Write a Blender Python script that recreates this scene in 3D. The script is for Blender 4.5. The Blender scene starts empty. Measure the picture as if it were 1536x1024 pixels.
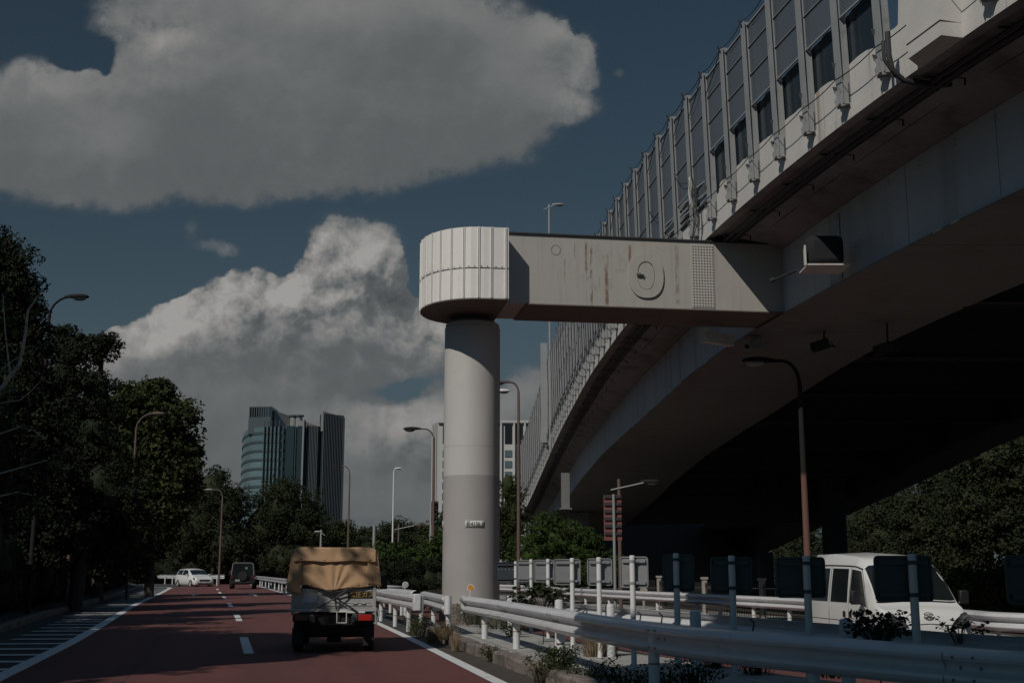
import bpy, bmesh, math, random
import numpy as np
from mathutils import Vector, Matrix, noise as mnoise
R = math.radians
SC = bpy.context.scene
COL = SC.collection
random.seed(7)

# ------------------------------------------------------------------ camera
F = 1800.0                       # focal length in photo pixels (1536 wide)
TH = math.atan(342 / F)          # pitch up
CH = 1.38                        # camera height
CT, ST = math.cos(TH), math.sin(TH)

def slope(px, py):
    u = (px - 768) / F; v = (512 - py) / F
    return u / (CT - v * ST), (ST + v * CT) / (CT - v * ST)

def at(px, py, Y):               # world point at forward distance Y seen in direction px, py
    a, b = slope(px, py)
    return Vector((a * Y, Y, CH + b * Y))

def gx(px, Y):                   # lateral position of a direction on the horizon
    return slope(px, 854)[0] * Y

def gd(py, z=0.0):               # distance at which ground of height z is seen at row py
    return (z - CH) / slope(768, py)[1]

cam = bpy.data.cameras.new('camera')
co = bpy.data.objects.new('camera', cam); COL.objects.link(co)
co.location = (0, 0, CH); co.rotation_euler = (R(90) + TH, 0, 0)
cam.sensor_width = 36; cam.lens = F * 36 / 1536
cam.clip_start = 0.1; cam.clip_end = 6000
SC.camera = co

# ------------------------------------------------------------------ nodes
class N:
    """tiny expression wrapper over shader math nodes"""
    def __init__(s, nt, sock): s.nt = nt; s.s = sock
    def _m(s, op, *o, clamp=False):
        n = s.nt.nodes.new('ShaderNodeMath'); n.operation = op; n.use_clamp = clamp
        s.nt.links.new(s.s, n.inputs[0])
        for i, x in enumerate(o):
            if isinstance(x, N): s.nt.links.new(x.s, n.inputs[i + 1])
            else: n.inputs[i + 1].default_value = x
        return N(s.nt, n.outputs[0])
    def __add__(s, o): return s._m('ADD', o)
    __radd__ = __add__
    def __mul__(s, o): return s._m('MULTIPLY', o)
    __rmul__ = __mul__
    def __sub__(s, o): return s._m('SUBTRACT', o)
    def __rsub__(s, o): return (s * -1.0) + o
    def __truediv__(s, o): return s._m('DIVIDE', o)
    def max(s, o): return s._m('MAXIMUM', o)
    def min(s, o): return s._m('MINIMUM', o)
    def abs(s): return s._m('ABSOLUTE', 0.0)
    def exp(s): return s._m('EXPONENT', 0.0)
    def clamp(s): return s._m('ADD', 0.0, clamp=True)
    def smooth(s, a, b):
        n = s.nt.nodes.new('ShaderNodeMapRange'); n.interpolation_type = 'SMOOTHSTEP'
        s.nt.links.new(s.s, n.inputs[0]); n.inputs[1].default_value = a; n.inputs[2].default_value = b
        n.inputs[3].default_value = 0; n.inputs[4].default_value = 1
        return N(s.nt, n.outputs[0])

def xyz(nt, sock):
    n = nt.nodes.new('ShaderNodeSeparateXYZ'); nt.links.new(sock, n.inputs[0])
    return [N(nt, n.outputs[i]) for i in range(3)]

def comb(nt, x, y, z):
    n = nt.nodes.new('ShaderNodeCombineXYZ')
    for i, q in enumerate((x, y, z)):
        if isinstance(q, N): nt.links.new(q.s, n.inputs[i])
        else: n.inputs[i].default_value = q
    return n.outputs[0]

def noise(nt, vec, scale=5, detail=4, rough=.55, dist=0.0):
    n = nt.nodes.new('ShaderNodeTexNoise')
    n.inputs['Scale'].default_value = scale; n.inputs['Detail'].default_value = detail
    n.inputs['Roughness'].default_value = rough; n.inputs['Distortion'].default_value = dist
    if vec is not None: nt.links.new(vec, n.inputs['Vector'])
    return N(nt, n.outputs[0])

def mix(nt, f, a, b):
    n = nt.nodes.new('ShaderNodeMix'); n.data_type = 'RGBA'
    if isinstance(f, N): nt.links.new(f.s, n.inputs[0])
    else: n.inputs[0].default_value = f
    for q, i in ((a, 6), (b, 7)):
        if isinstance(q, (tuple, list)): n.inputs[i].default_value = (*q[:3], 1)
        else: nt.links.new(q, n.inputs[i])
    return n.outputs[2]

def scalecol(nt, col, f):
    n = nt.nodes.new('ShaderNodeVectorMath'); n.operation = 'SCALE'
    if isinstance(col, (tuple, list)): n.inputs[0].default_value = col[:3]
    else: nt.links.new(col, n.inputs[0])
    if isinstance(f, N): nt.links.new(f.s, n.inputs['Scale'])
    else: n.inputs['Scale'].default_value = f
    return n.outputs[0]

MATS = {}
def mat(name, col, rough=.6, var=.12, scale=1.5, bump=0.0, bscale=30, metal=0.0,
        dirt=None, streak=None, coords='Object', extra=None, trans=0.0, spec=.5, alpha=None, coat=0):
    """dirt = (colour, low, high, scale) ; streak = (colour, low, high, xscale) vertical runs"""
    m = bpy.data.materials.new(name); m.use_nodes = True
    nt = m.node_tree; b = nt.nodes['Principled BSDF']
    tc = nt.nodes.new('ShaderNodeTexCoord').outputs[coords]
    n1 = noise(nt, tc, scale, 5)
    c = scalecol(nt, col, n1 * (2 * var * 1.6) + (1 - var * 1.6))
    if dirt:
        dn = noise(nt, tc, dirt[3], 6, .65).smooth(dirt[1], dirt[2])
        c = mix(nt, dn, c, dirt[0])
    if streak:
        x, y, z = xyz(nt, tc)
        sv = comb(nt, x * streak[3], y * streak[3], z * (streak[3] * .06))
        sn = noise(nt, sv, 1.0, 5, .6).smooth(streak[1], streak[2])
        c = mix(nt, sn, c, streak[0])
    if extra: c = extra(nt, tc, c)
    if isinstance(c, (tuple, list)): b.inputs['Base Color'].default_value = (*c[:3], 1)
    else: nt.links.new(c, b.inputs['Base Color'])
    b.inputs['Roughness'].default_value = rough; b.inputs['Metallic'].default_value = metal
    b.inputs['Specular IOR Level'].default_value = spec
    if coat: b.inputs['Coat Weight'].default_value = coat
    if trans: b.inputs['Transmission Weight'].default_value = trans
    if alpha is not None: b.inputs['Alpha'].default_value = alpha
    if bump:
        bn = nt.nodes.new('ShaderNodeBump'); bn.inputs['Strength'].default_value = min(bump, 1)
        bn.inputs['Distance'].default_value = .02 * max(1, bump)
        h = noise(nt, tc, bscale, 5, .6)
        nt.links.new(h.s, bn.inputs['Height']); nt.links.new(bn.outputs[0], b.inputs['Normal'])
    MATS[name] = m
    return m

# ------------------------------------------------------------------ mesh builder
class MB:
    def __init__(s): s.v = []; s.f = []
    def add(s, vs, fs):
        o = len(s.v); s.v += [tuple(p) for p in vs]; s.f += [tuple(i + o for i in f) for f in fs]; return s
    def box(s, c, d, rz=0.0, ry=0.0, rx=0.0):
        M = Matrix.Rotation(rz, 3, 'Z') @ Matrix.Rotation(ry, 3, 'Y') @ Matrix.Rotation(rx, 3, 'X')
        vs = [Vector(c) + M @ Vector((x * d[0] / 2, y * d[1] / 2, z * d[2] / 2)) for x in (-1, 1) for y in (-1, 1) for z in (-1, 1)]
        return s.add(vs, [(0, 1, 3, 2), (4, 6, 7, 5), (0, 4, 5, 1), (2, 3, 7, 6), (0, 2, 6, 4), (1, 5, 7, 3)])
    def bar(s, p0, p1, w, h, up=(0, 0, 1)):
        p0 = Vector(p0); p1 = Vector(p1); d = (p1 - p0).normalized()
        u = Vector(up); sd = d.cross(u)
        if sd.length < 1e-4: sd = d.cross(Vector((0, 1, 0)))
        sd.normalize(); u = sd.cross(d)
        vs = [p + sd * (a * w / 2) + u * (b * h / 2) for p in (p0, p1) for a, b in ((-1, -1), (1, -1), (1, 1), (-1, 1))]
        return s.add(vs, [(3, 2, 1, 0), (4, 5, 6, 7), (0, 1, 5, 4), (1, 2, 6, 5), (2, 3, 7, 6), (3, 0, 4, 7)])
    def tube(s, pts, r, n=8, caps=True):
        pts = [Vector(p) for p in pts]
        if not isinstance(r, (list, tuple)): r = [r] * len(pts)
        rings = []
        pu = None
        for i, p in enumerate(pts):
            d = (pts[min(i + 1, len(pts) - 1)] - pts[max(i - 1, 0)]).normalized()
            if pu is None:
                pu = d.cross(Vector((0, 0, 1)))
                if pu.length < .05: pu = d.cross(Vector((0, 1, 0)))
            pu = (pu - d * pu.dot(d)).normalized(); w = d.cross(pu)
            rings.append([p + (pu * math.cos(2 * math.pi * k / n) + w * math.sin(2 * math.pi * k / n)) * r[i] for k in range(n)])
        vs = [q for rg in rings for q in rg]; fs = []
        for i in range(len(pts) - 1):
            for k in range(n):
                a = i * n + k; b = i * n + (k + 1) % n
                fs.append((a, b, b + n, a + n))
        if caps:
            fs.append(tuple(range(n - 1, -1, -1))); fs.append(tuple((len(pts) - 1) * n + k for k in range(n)))
        return s.add(vs, fs)
    def lathe(s, prof, c=(0, 0, 0), n=32, a0=0, a1=2 * math.pi):
        full = abs(a1 - a0 - 2 * math.pi) < 1e-6; m = n if full else n + 1
        vs = [(c[0] + r * math.cos(a0 + (a1 - a0) * k / n), c[1] + r * math.sin(a0 + (a1 - a0) * k / n), c[2] + z) for r, z in prof for k in range(m)]
        fs = []
        for i in range(len(prof) - 1):
            for k in range(n if full else n):
                a = i * m + k; b = i * m + (k + 1) % m
                fs.append((a, b, b + m, a + m))
        return s.add(vs, fs)
    def prism(s, poly, p, ux, uy, dpt):      # poly 2D in (ux,uy) axes from p, extruded along dpt vector
        p = Vector(p); ux = Vector(ux); uy = Vector(uy); dpt = Vector(dpt); n = len(poly)
        vs = [p + ux * a + uy * b for a, b in poly] + [p + ux * a + uy * b + dpt for a, b in poly]
        fs = [tuple(range(n)), tuple(range(2 * n - 1, n - 1, -1))] + [(i, i + n, (i + 1) % n + n, (i + 1) % n) for i in range(n)]
        return s.add(vs, fs)
    def sweep(s, path, prof, closed=False, caps=True):   # prof = (lateral, z) points ; lateral to the right of travel
        path = [Vector(p) for p in path]; n = len(prof)
        for i, p in enumerate(path):
            d = path[min(i + 1, len(path) - 1)] - path[max(i - 1, 0)]
            d.z = 0; d.normalize(); rt = Vector((d.y, -d.x, 0))
            s.v += [tuple(p + rt * a + Vector((0, 0, b))) for a, b in prof]
        o = len(s.v) - n * len(path)
        for i in range(len(path) - 1):
            for k in range(n if closed else n - 1):
                a = o + i * n + k; b = o + i * n + (k + 1) % n
                s.f.append((a, a + n, b + n, b))
        if closed and caps:
            s.f.append(tuple(o + k for k in range(n))); s.f.append(tuple(o + (len(path) - 1) * n + k for k in range(n - 1, -1, -1)))
        return s
    def grid(s, fn, nu, nv):
        vs = [fn(i / nu, j / nv) for j in range(nv + 1) for i in range(nu + 1)]
        fs = [(j * (nu + 1) + i, j * (nu + 1) + i + 1, (j + 1) * (nu + 1) + i + 1, (j + 1) * (nu + 1) + i) for j in range(nv) for i in range(nu)]
        return s.add(vs, fs)
    def dome(s, c, nrm, r, h, n=6):          # low bolt head
        nrm = Vector(nrm).normalized(); a = nrm.cross(Vector((0, 0, 1)))
        if a.length < .1: a = nrm.cross(Vector((1, 0, 0)))
        a.normalize(); b = nrm.cross(a); c = Vector(c)
        vs = [c + (a * math.cos(6.283 * k / n) + b * math.sin(6.283 * k / n)) * r for k in range(n)]
        vs += [c + nrm * h + (a * math.cos(6.283 * k / n) + b * math.sin(6.283 * k / n)) * r * .7 for k in range(n)]
        fs = [(k, (k + 1) % n, (k + 1) % n + n, k + n) for k in range(n)] + [tuple(range(n, 2 * n))]
        return s.add(vs, fs)
    def build(s, name, m, parent=None, smooth=True, world=True, fix=True, bevel=0, thick=0, sub=0):
        me = bpy.data.meshes.new(name)
        off = parent.location if (parent and world) else Vector((0, 0, 0))
        if parent and world and parent.get('_acc'): off = Vector(parent['_acc'])
        me.from_pydata([(x - off[0], y - off[1], z - off[2]) for x, y, z in s.v], [], s.f)
        if fix:
            bm = bmesh.new(); bm.from_mesh(me); bmesh.ops.recalc_face_normals(bm, faces=bm.faces); bm.to_mesh(me); bm.free()
        if m: me.materials.append(m)
        if smooth:
            me.polygons.foreach_set('use_smooth', [True] * len(me.polygons)); me.set_sharp_from_angle(angle=R(32))
        o = bpy.data.objects.new(name, me); COL.objects.link(o)
        if parent: o.parent = parent
        if thick:
            md = o.modifiers.new('t', 'SOLIDIFY'); md.thickness = thick; md.offset = 0
        if bevel:
            md = o.modifiers.new('b', 'BEVEL'); md.width = bevel; md.segments = 2; md.limit_method = 'ANGLE'
        if sub:
            md = o.modifiers.new('s', 'SUBSURF'); md.levels = sub; md.render_levels = sub
        return o

def tag(o, label, cat, group=None, kind=None):
    if label: o['label'] = label
    if cat: o['category'] = cat
    if group: o['group'] = group
    if kind: o['kind'] = kind
    return o
def thing(name, label, cat, loc=(0, 0, 0), rz=0, group=None):
    o = bpy.data.objects.new(name, None); COL.objects.link(o); o.location = loc; o.rotation_euler = (0, 0, rz)
    o.empty_display_size = .2
    return tag(o, label, cat, group)
def copy_tree(o, parent=None):
    c = o.copy(); COL.objects.link(c); c.parent = parent
    for ch in list(o.children): copy_tree(ch, c)
    return c
def struct(o): o['kind'] = 'structure'; return o
def sub_build(mb, name, m, part, top, **k):    # sub-part whose part has zero offset inside the thing
    o = mb.build(name, m, top, **k); o.parent = part; return o

def interp(tab, y):
    if y <= tab[0][0]:
        a, b = tab[0], tab[1]
    elif y >= tab[-1][0]:
        a, b = tab[-2], tab[-1]
    else:
        for a, b in zip(tab, tab[1:]):
            if a[0] <= y <= b[0]: break
    t = (y - a[0]) / (b[0] - a[0])
    return a[1] + (b[1] - a[1]) * t
def smooth_tab(tab, w=4):                      # softened version of a polyline function
    def f(y):
        return sum(interp(tab, y + d * w / 4) * k for d, k in ((-4, 1), (-3, 2), (-2, 3), (-1, 4), (0, 5), (1, 4), (2, 3), (3, 2), (4, 1))) / 25
    return f

# ------------------------------------------------------------------ road lines (metres)
rightline = smooth_tab([(4, 2.2), (14.3, .08), (25.4, -2.1), (36.9, -4.45), (50, -7.7), (76, -14.3), (101, -20.7), (130, -28.5)], 4)
leftline = smooth_tab([(4, -3.7), (14.5, -6.3), (24, -8.55), (30, -10.1), (48.7, -15), (76, -21.7), (101, -28.0), (130, -36)], 3)
midline = smooth_tab([(4, -.4), (23, -4.95), (36.4, -8.1), (58, -13.5), (78.6, -18.8), (101, -24.4), (130, -32)], 4)
kerbline = smooth_tab([(4, -6.6), (14, -8.4), (24, -10.6), (34, -13.3), (59, -19.6), (90, -27.5), (100, -31), (130, -42)], 4)
road2l = smooth_tab([(4, 9), (8, 6.9), (11, 5.6), (14, 4.1), (18, 2.5), (25, .7), (40, -2.4), (60, -7.2), (80, -12.2), (110, -20)], 3)
road2r = smooth_tab([(4, 11.5), (15, 10.3), (21.6, 9.7), (23.1, 9.25), (32.7, 8.4), (42, 5.8), (51.6, 3.0), (65, -.6), (80, -5), (110, -13)], 3)
edgeX = smooth_tab([(-30, 26), (-10, 17.5), (0, 13.5), (10, 9.9), (17, 7.75), (22, 6.5), (26, 5.8), (30, 5.15), (35, 4.45), (39.6, 3.9), (48.8, 3.27), (61.9, 2.75), (78, 2.24), (85, 1.82), (90, 1.46), (96, .98), (110, -.4)], 4)
edgeZ = smooth_tab([(-30, 9.98), (30, 9.95), (35, 9.7), (42, 9.5), (50, 9.3), (61.9, 8.9), (70, 8.6), (78, 8.2), (85, 7.4), (90, 6.7), (96, 5.9), (110, 4.2)], 4)
topZ = smooth_tab([(-30, 14.1), (61, 14.1), (70, 14.0), (78, 13.75), (85, 12.7), (90, 12.1), (96, 11.4), (110, 9.6)], 4)
boxZ = smooth_tab([(-30, 7.92), (35, 7.9), (42, 7.6), (46, 7.4), (60, 7.1), (73, 6.5), (85, 5.7), (98, 4.8), (110, 3.9)], 4)
def ysteps(a, b, s):
    n = max(1, round((b - a) / s)); return [a + (b - a) * i / n for i in range(n + 1)]
# ------------------------------------------------------------------ light, sky, view
SUN = Vector((-.428, -.624, .652)).normalized()
EL = math.asin(SUN.z); AZ = math.atan2(SUN.x, SUN.y)
sl = bpy.data.lights.new('sun', 'SUN'); sl.energy = 3.6; sl.angle = R(.5); sl.color = (1, .945, .87)
so = bpy.data.objects.new('sun', sl); COL.objects.link(so); so.location = (-20, -30, 40)
so.rotation_euler = (-SUN).to_track_quat('-Z', 'Y').to_euler()

w = bpy.data.worlds.new('World'); SC.world = w; w.cycles.sampling_method = 'MANUAL'; w.cycles.sample_map_resolution = 256; w.use_nodes = True
nt = w.node_tree; bg = nt.nodes['Background']
sky = nt.nodes.new('ShaderNodeTexSky'); sky.sky_type = 'NISHITA'; sky.sun_disc = False
sky.sun_elevation = EL; sky.sun_rotation = AZ % (2 * math.pi); sky.air_density = 1.0; sky.dust_density = .6; sky.ozone_density = 1.5
SKYK = .62
gen = nt.nodes.new('ShaderNodeTexCoord').outputs['Generated']
dx, dy, dz = xyz(nt, gen)
yy = dy.max(.08)
A = dx / yy; B = dz / yy
def ab(px, py): return slope(px, py)
def ell(px, py, rx, ry, amp=1.0, AA=None, BB=None):
    a, b = ab(px, py)
    ra, rb = rx / 1766, ry / 1766
    AA = AA or A; BB = BB or B
    u = (AA - a) * (1 / ra); v = (BB - b) * (1 / rb)
    return ((u * u + v * v) * -1.0).exp() * amp
def vor(AA, BB, scale, detail=3.0, rough=.5, zoff=0.0):
    n = nt.nodes.new('ShaderNodeTexVoronoi'); n.feature = 'SMOOTH_F1'; n.voronoi_dimensions = '2D'
    n.inputs['Scale'].default_value = scale; n.inputs['Detail'].default_value = detail; n.inputs['Roughness'].default_value = rough
    n.inputs['Smoothness'].default_value = .35; n.normalize = True
    nt.links.new(comb(nt, AA + zoff, BB, 0.0), n.inputs['Vector']); return N(nt, n.outputs['Distance'])
def ell4(px, py, rx, ry, amp=1.0, AA=None, BB=None):
    a, b = ab(px, py); u = (AA - a) * (1766 / rx); v = (BB - b) * (1766 / ry); q = u * u + v * v
    return (q * q.max(.0) * -.75 - q * .25).exp() * amp
def masks(AA, BB):
    upper = [(300, 180, 330, 100, 1.0), (630, 110, 200, 130, 1.0), (90, 195, 170, 100, .9), (430, 20, 290, 110, .9), (790, 110, 70, 85, .7), (650, 200, 170, 60, .5), (300, 250, 270, 56, .5), (480, 240, 160, 56, .5), (872, 90, 26, 44, .42), (825, 45, 26, 30, .5), (850, 160, 40, 26, .45)]
    tower = [(520, 388, 70, 60, 1.0), (566, 392, 34, 40, .4), (570, 460, 52, 60, .6), (490, 478, 80, 56, .8), (385, 470, 74, 60, .9), (300, 492, 80, 46, .9), (225, 520, 66, 30, .8), (330, 570, 240, 70, .8), (500, 540, 150, 66, .6), (640, 500, 66, 54, .8), (592, 425, 20, 20, .5), (180, 505, 24, 12, .5)]
    low = [(545, 650, 56, 40, .8), (630, 635, 66, 46, .8), (700, 620, 60, 50, .6), (790, 610, 50, 54, .7), (640, 730, 180, 80, .9), (310, 650, 240, 90, .9), (100, 620, 160, 70, .6)]
    s = None
    for e in upper + tower + low:
        t = ell4(*e, AA=AA, BB=BB); s = t if s is None else s + t
    s = s.min(1.0 + (s - 1.0) * .25)
    hole = ell(418, 372, 34, 30, .45, AA=AA, BB=BB) + ell(648, 436, 26, 24, .5, AA=AA, BB=BB) + ell(250, 440, 30, 24, .3, AA=AA, BB=BB) + ell(35, 15, 66, 44, 1.5, AA=AA, BB=BB) + ell(120, 75, 34, 26, .7, AA=AA, BB=BB) + ell(155, 95, 14, 26, .75, AA=AA, BB=BB) + ell(560, 588, 60, 16, .6, AA=AA, BB=BB) + ell(610, 575, 30, 18, .5, AA=AA, BB=BB)
    wisp = ell(325, 375, 46, 16, .36, AA=AA, BB=BB) + ell(290, 345, 16, 22, .34, AA=AA, BB=BB) + ell(928, 108, 14, 10, .40, AA=AA, BB=BB) + ell(610, 428, 16, 16, .35, AA=AA, BB=BB)
    return s - hole, wisp
wa = noise(nt, comb(nt, A, B, 0.0), 16, 4, .55); wb = noise(nt, comb(nt, A + 5.3, B + 2.1, 0.0), 16, 4, .55)
Aw = A + (wa - .5) * .035; Bw = B + (wb - .5) * .035
m0, wsp = masks(Aw, Bw)
def puffs(AA, BB): return (vor(AA, BB, 14, 4.0, .6) * -1.0 + .45) * 1.1
p0 = puffs(Aw, Bw)
edge = noise(nt, comb(nt, A, B, 0.0), 34, 8, .65) - .5
edge2 = noise(nt, comb(nt, A + 9, B, 0.0), 10, 3, .5) - .5
dens = m0 + (p0 * .75 + edge * 1.15 + edge2 * .65) * m0.smooth(.02, .3)
dens_w = wsp * 1.9 + (m0 * .3).min(.1) + (edge * 1.3 + edge2 * .2) * wsp.smooth(.05, .3)
tow0 = (ell(500, 400, 170, 90) + ell(330, 440, 200, 70) + ell(600, 640, 120, 60) + ell(650, 500, 70, 60) + ell(200, 500, 80, 40) + ell(870, 60, 60, 60, .8)).min(1.0)
alpha = ((dens.smooth(.04, .72) * (tow0 * -1.0 + 1.0) + dens.smooth(.20, .42) * tow0).max(dens_w.smooth(.3, .8) * .45)) * B.smooth(-.02, .04)
# light: each puff is brightest on the side turned up and towards the sun
SH = .020
m1, _w = masks(Aw - SH * .55, Bw + SH)
edgeb = noise(nt, comb(nt, A - SH * .3, B + SH * .45, 0.0), 34, 8, .65) - .5
p1 = puffs(Aw - SH * .35, Bw + SH * .6)
det = ell(500, 400, 190, 110) + ell(330, 480, 240, 80) + ell(600, 650, 160, 70) + ell(650, 500, 80, 60) + ell(240, 65, 70, 60, .6) + ell(60, 80, 120, 70, .5) + ell(880, 120, 60, 80, .7)
det = det.min(1.0)
lit = ((m0 - m1) * .60 + .02).min(.42).max(-.16) + ((p0 - p1) * 3.0 + (edge - edgeb) * 1.5) * (det * .82 + .16) * (B.smooth(.10, .26) * .5 + .5)
fineb = noise(nt, comb(nt, Aw, Bw, 0.0), 48, 5, .6) - .5
big = noise(nt, comb(nt, Aw, Bw, 0.0), 7, 3, .5) - .5
tow = ell(500, 400, 170, 90) + ell(330, 455, 200, 60) + ell(190, 505, 80, 40) + ell(600, 640, 120, 50, .8) + ell(650, 500, 70, 50, .7)
loc = ell(240, 65, 60, 55, .9) + ell(165, 200, 80, 45, .8) + ell(520, 10, 150, 36, .7) + ell(860, 40, 50, 60, .5) + ell(775, 100, 80, 50, .45) + ell(50, 90, 90, 50, .45) + ell(860, 160, 40, 30, .4)
tow = tow.min(1.0)
amp = tow * .27 + .16
lum = lit * amp + .20 + tow * .045 + loc * .10 + big * .19 - ell(430, 225, 330, 75) * .05 + fineb * (tow * .04 + .012)
lum = (lum.max(lum * .3 + .128) + (fineb + edge * .6) * (tow * .05 + .01)) * (dens.smooth(2.1, .6) * .10 + .90)
lum = lum * (B.smooth(.02, .22) * .1 + .92)
lum = lum.min(.50) * 12.5
cloudcol = scalecol(nt, mix(nt, lum.smooth(1.5, 5.0), (.90, .985, 1.02), (1.0, .975, .94)), lum)
skyv = nt.nodes.new('ShaderNodeVectorMath'); skyv.operation = 'MULTIPLY'
nt.links.new(sky.outputs[0], skyv.inputs[0]); skyv.inputs[1].default_value = (.555, .60, .53)
skyc = mix(nt, B.smooth(.34, -.02) * .85, scalecol(nt, skyv.outputs[0], SKYK), (1.12, 1.56, 2.05))
# unseen sky behind and overhead: tinted blue, brightened to fill the shade
rear = dy.smooth(.25, -.2)
rv = nt.nodes.new('ShaderNodeVectorMath'); rv.operation = 'MULTIPLY'; nt.links.new(skyc, rv.inputs[0]); rv.inputs[1].default_value = (.36, .74, 1.02)
skyc = mix(nt, rear, skyc, rv.outputs[0])
skyc = scalecol(nt, skyc, dz.smooth(.56, .85) * 2.2 + 1.0)
back = noise(nt, gen, 2.2, 6, .6).smooth(.5, .68) * dy.smooth(.25, -.1) * dz.smooth(.15, .55)
allc = mix(nt, alpha * dy.smooth(.05, .2), skyc, cloudcol)
allc = mix(nt, back, allc, (2.4, 4.2, 6.6))
nt.links.new(allc, bg.inputs[0]); bg.inputs[1].default_value = .08
SC.view_settings.view_transform = 'Standard'; SC.view_settings.look = 'None'
SC.view_settings.exposure = -.6; SC.view_settings.gamma = 1; SC.view_settings.use_curve_mapping = False
SC.render.film_transparent = False
SC.cycles.max_bounces = 4; SC.cycles.diffuse_bounces = 3; SC.cycles.glossy_bounces = 2; SC.cycles.transmission_bounces = 2; SC.cycles.transparent_max_bounces = 6
# ------------------------------------------------------------------ materials
def lane_wear(nt, tc, c):
    x, y, z = xyz(nt, tc)
    n = noise(nt, comb(nt, x * .35, y * .05, 0.0), 2.2, 5, .6).smooth(.35, .75)
    c = mix(nt, n * .3, c, (.115, .055, .05))
    lat = x + y * .245                                     # across the lanes
    f = (lat * (1 / 3.35) + .06)._m('FRACT', 0.0)
    wob = noise(nt, comb(nt, x * .6, y * .12, 0.0), 1.0, 4, .6)
    trk = ((f - .27).abs().smooth(.13, .02)).max((f - .73).abs().smooth(.13, .02)) * wob.smooth(.3, .65)
    c = mix(nt, trk * .38, c, (.085, .034, .031))
    oil = (f - .5).abs().smooth(.10, .0) * noise(nt, comb(nt, x * 2, y * .25, 3.0), 1.0, 5, .7).smooth(.48, .7)
    c = mix(nt, oil * .45, c, (.05, .028, .026))
    seam = (lat + 1.05 + (wob - .5) * .25).abs().smooth(.022, .006)
    c = mix(nt, seam * .6, c, (.04, .022, .02))
    crack = noise(nt, comb(nt, x, y * .25, 0.0), 1.3, 7, .75)
    ck = ((crack - .5).abs() * -1.0 + .006).smooth(0, .006)
    return mix(nt, ck * .55, c, (.03, .02, .02))
red = mat('red_road', (.152, .050, .044), .85, .10, .8, 1.0, 90, extra=lane_wear, dirt=((.10, .045, .04), .55, .8, 1.1))
asphalt = mat('asphalt', (.05, .05, .05), .9, .15, 1, .9, 80)
paint = mat('road_paint', (.62, .62, .60), .8, .1, 4, .3, 60, dirt=((.25, .24, .22), .55, .75, 5))
slab_m = mat('paving_slabs', (.30, .29, .27), .9, .12, 2, .5, 60, dirt=((.17, .16, .14), .5, .75, 1.5))
kerb_m = mat('kerb_stone', (.21, .17, .148), .95, .25, 5, 1.6, 18, dirt=((.09, .08, .065), .45, .65, 3))
soil = mat('soil', (.06, .05, .04), 1, .3, 3, 1, 30)
weldgrey = mat('grey_steel_paint', (.33, .33, .325), .5, .06, .7, dirt=((.22, .21, .20), .58, .8, 2))
postgrey = mat('galvanised_post', (.27, .275, .275), .45, .10, 2, dirt=((.19, .19, .185), .55, .75, 3))
parapet_m = mat('white_parapet', (.52, .50, .47), .8, .10, 1.6, .2, 30, streak=((.30, .26, .22), .56, .78, 3.2))
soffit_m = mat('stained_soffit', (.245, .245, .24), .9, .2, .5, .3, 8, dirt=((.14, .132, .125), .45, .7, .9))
deepshade = mat('deep_shade_steel', (.045, .043, .042), .85, .2)  # inner steel coloured darker to hold the deep shade under the deck
deckm = mat('deck_concrete', (.22, .21, .20), .9, .15, .7)
girder_m = mat('blue_grey_girder', (.40, .43, .445), .5, .12, .5, streak=((.28, .285, .285), .5, .8, 1.1))
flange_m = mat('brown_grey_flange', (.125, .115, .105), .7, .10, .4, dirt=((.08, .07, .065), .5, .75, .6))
whitesteel = mat('white_drum_paint', (.74, .71, .665), .55, .05, 2.2, streak=((.50, .47, .43), .6, .85, 5))
dark = mat('dark_fittings', (.03, .03, .032), .7, .2)
darkbrown = mat('dark_underside', (.14, .115, .10), .8, .15, .8)  # darker brown steel for undersides and bearing
black = mat('black_cloth', (.012, .013, .016), .9, .2, 3)
cable_m = mat('black_cable', (.02, .02, .02), .6)
mesh_m = mat('perforated_screen', (.095, .11, .125), .5, .10, .7)
acryl = mat('tinted_acrylic_sheet', (.022, .032, .04), .18, .15, 1.0)
railw = mat('white_guardrail_paint', (.61, .61, .62), .30, .07, 2, coat=.4, dirt=((.33, .31, .295), .54, .80, 2.2), streak=((.40, .37, .34), .60, .80, 7))
railp = mat('guardrail_post_paint', (.62, .62, .62), .45, .05, 3, dirt=((.40, .38, .36), .56, .75, 6))

# perforated screen: fine holes let the sky through
def _perf():
    m = mesh_m; nt = m.node_tree; b = nt.nodes['Principled BSDF']
    tc = nt.nodes.new('ShaderNodeTexCoord').outputs['Object']
    x, y, z = xyz(nt, tc)
    k = noise(nt, comb(nt, y * 1.0, z * 1.0, 0.0), .35, 3, .5)
    h = (y * 70.0)._m('SINE', 0.0) * (z * 70.0)._m('SINE', 0.0)
    a = h.smooth(.25, .1) * .25 + .70
    nt.links.new(a.s, b.inputs['Alpha'])
_perf()

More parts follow.
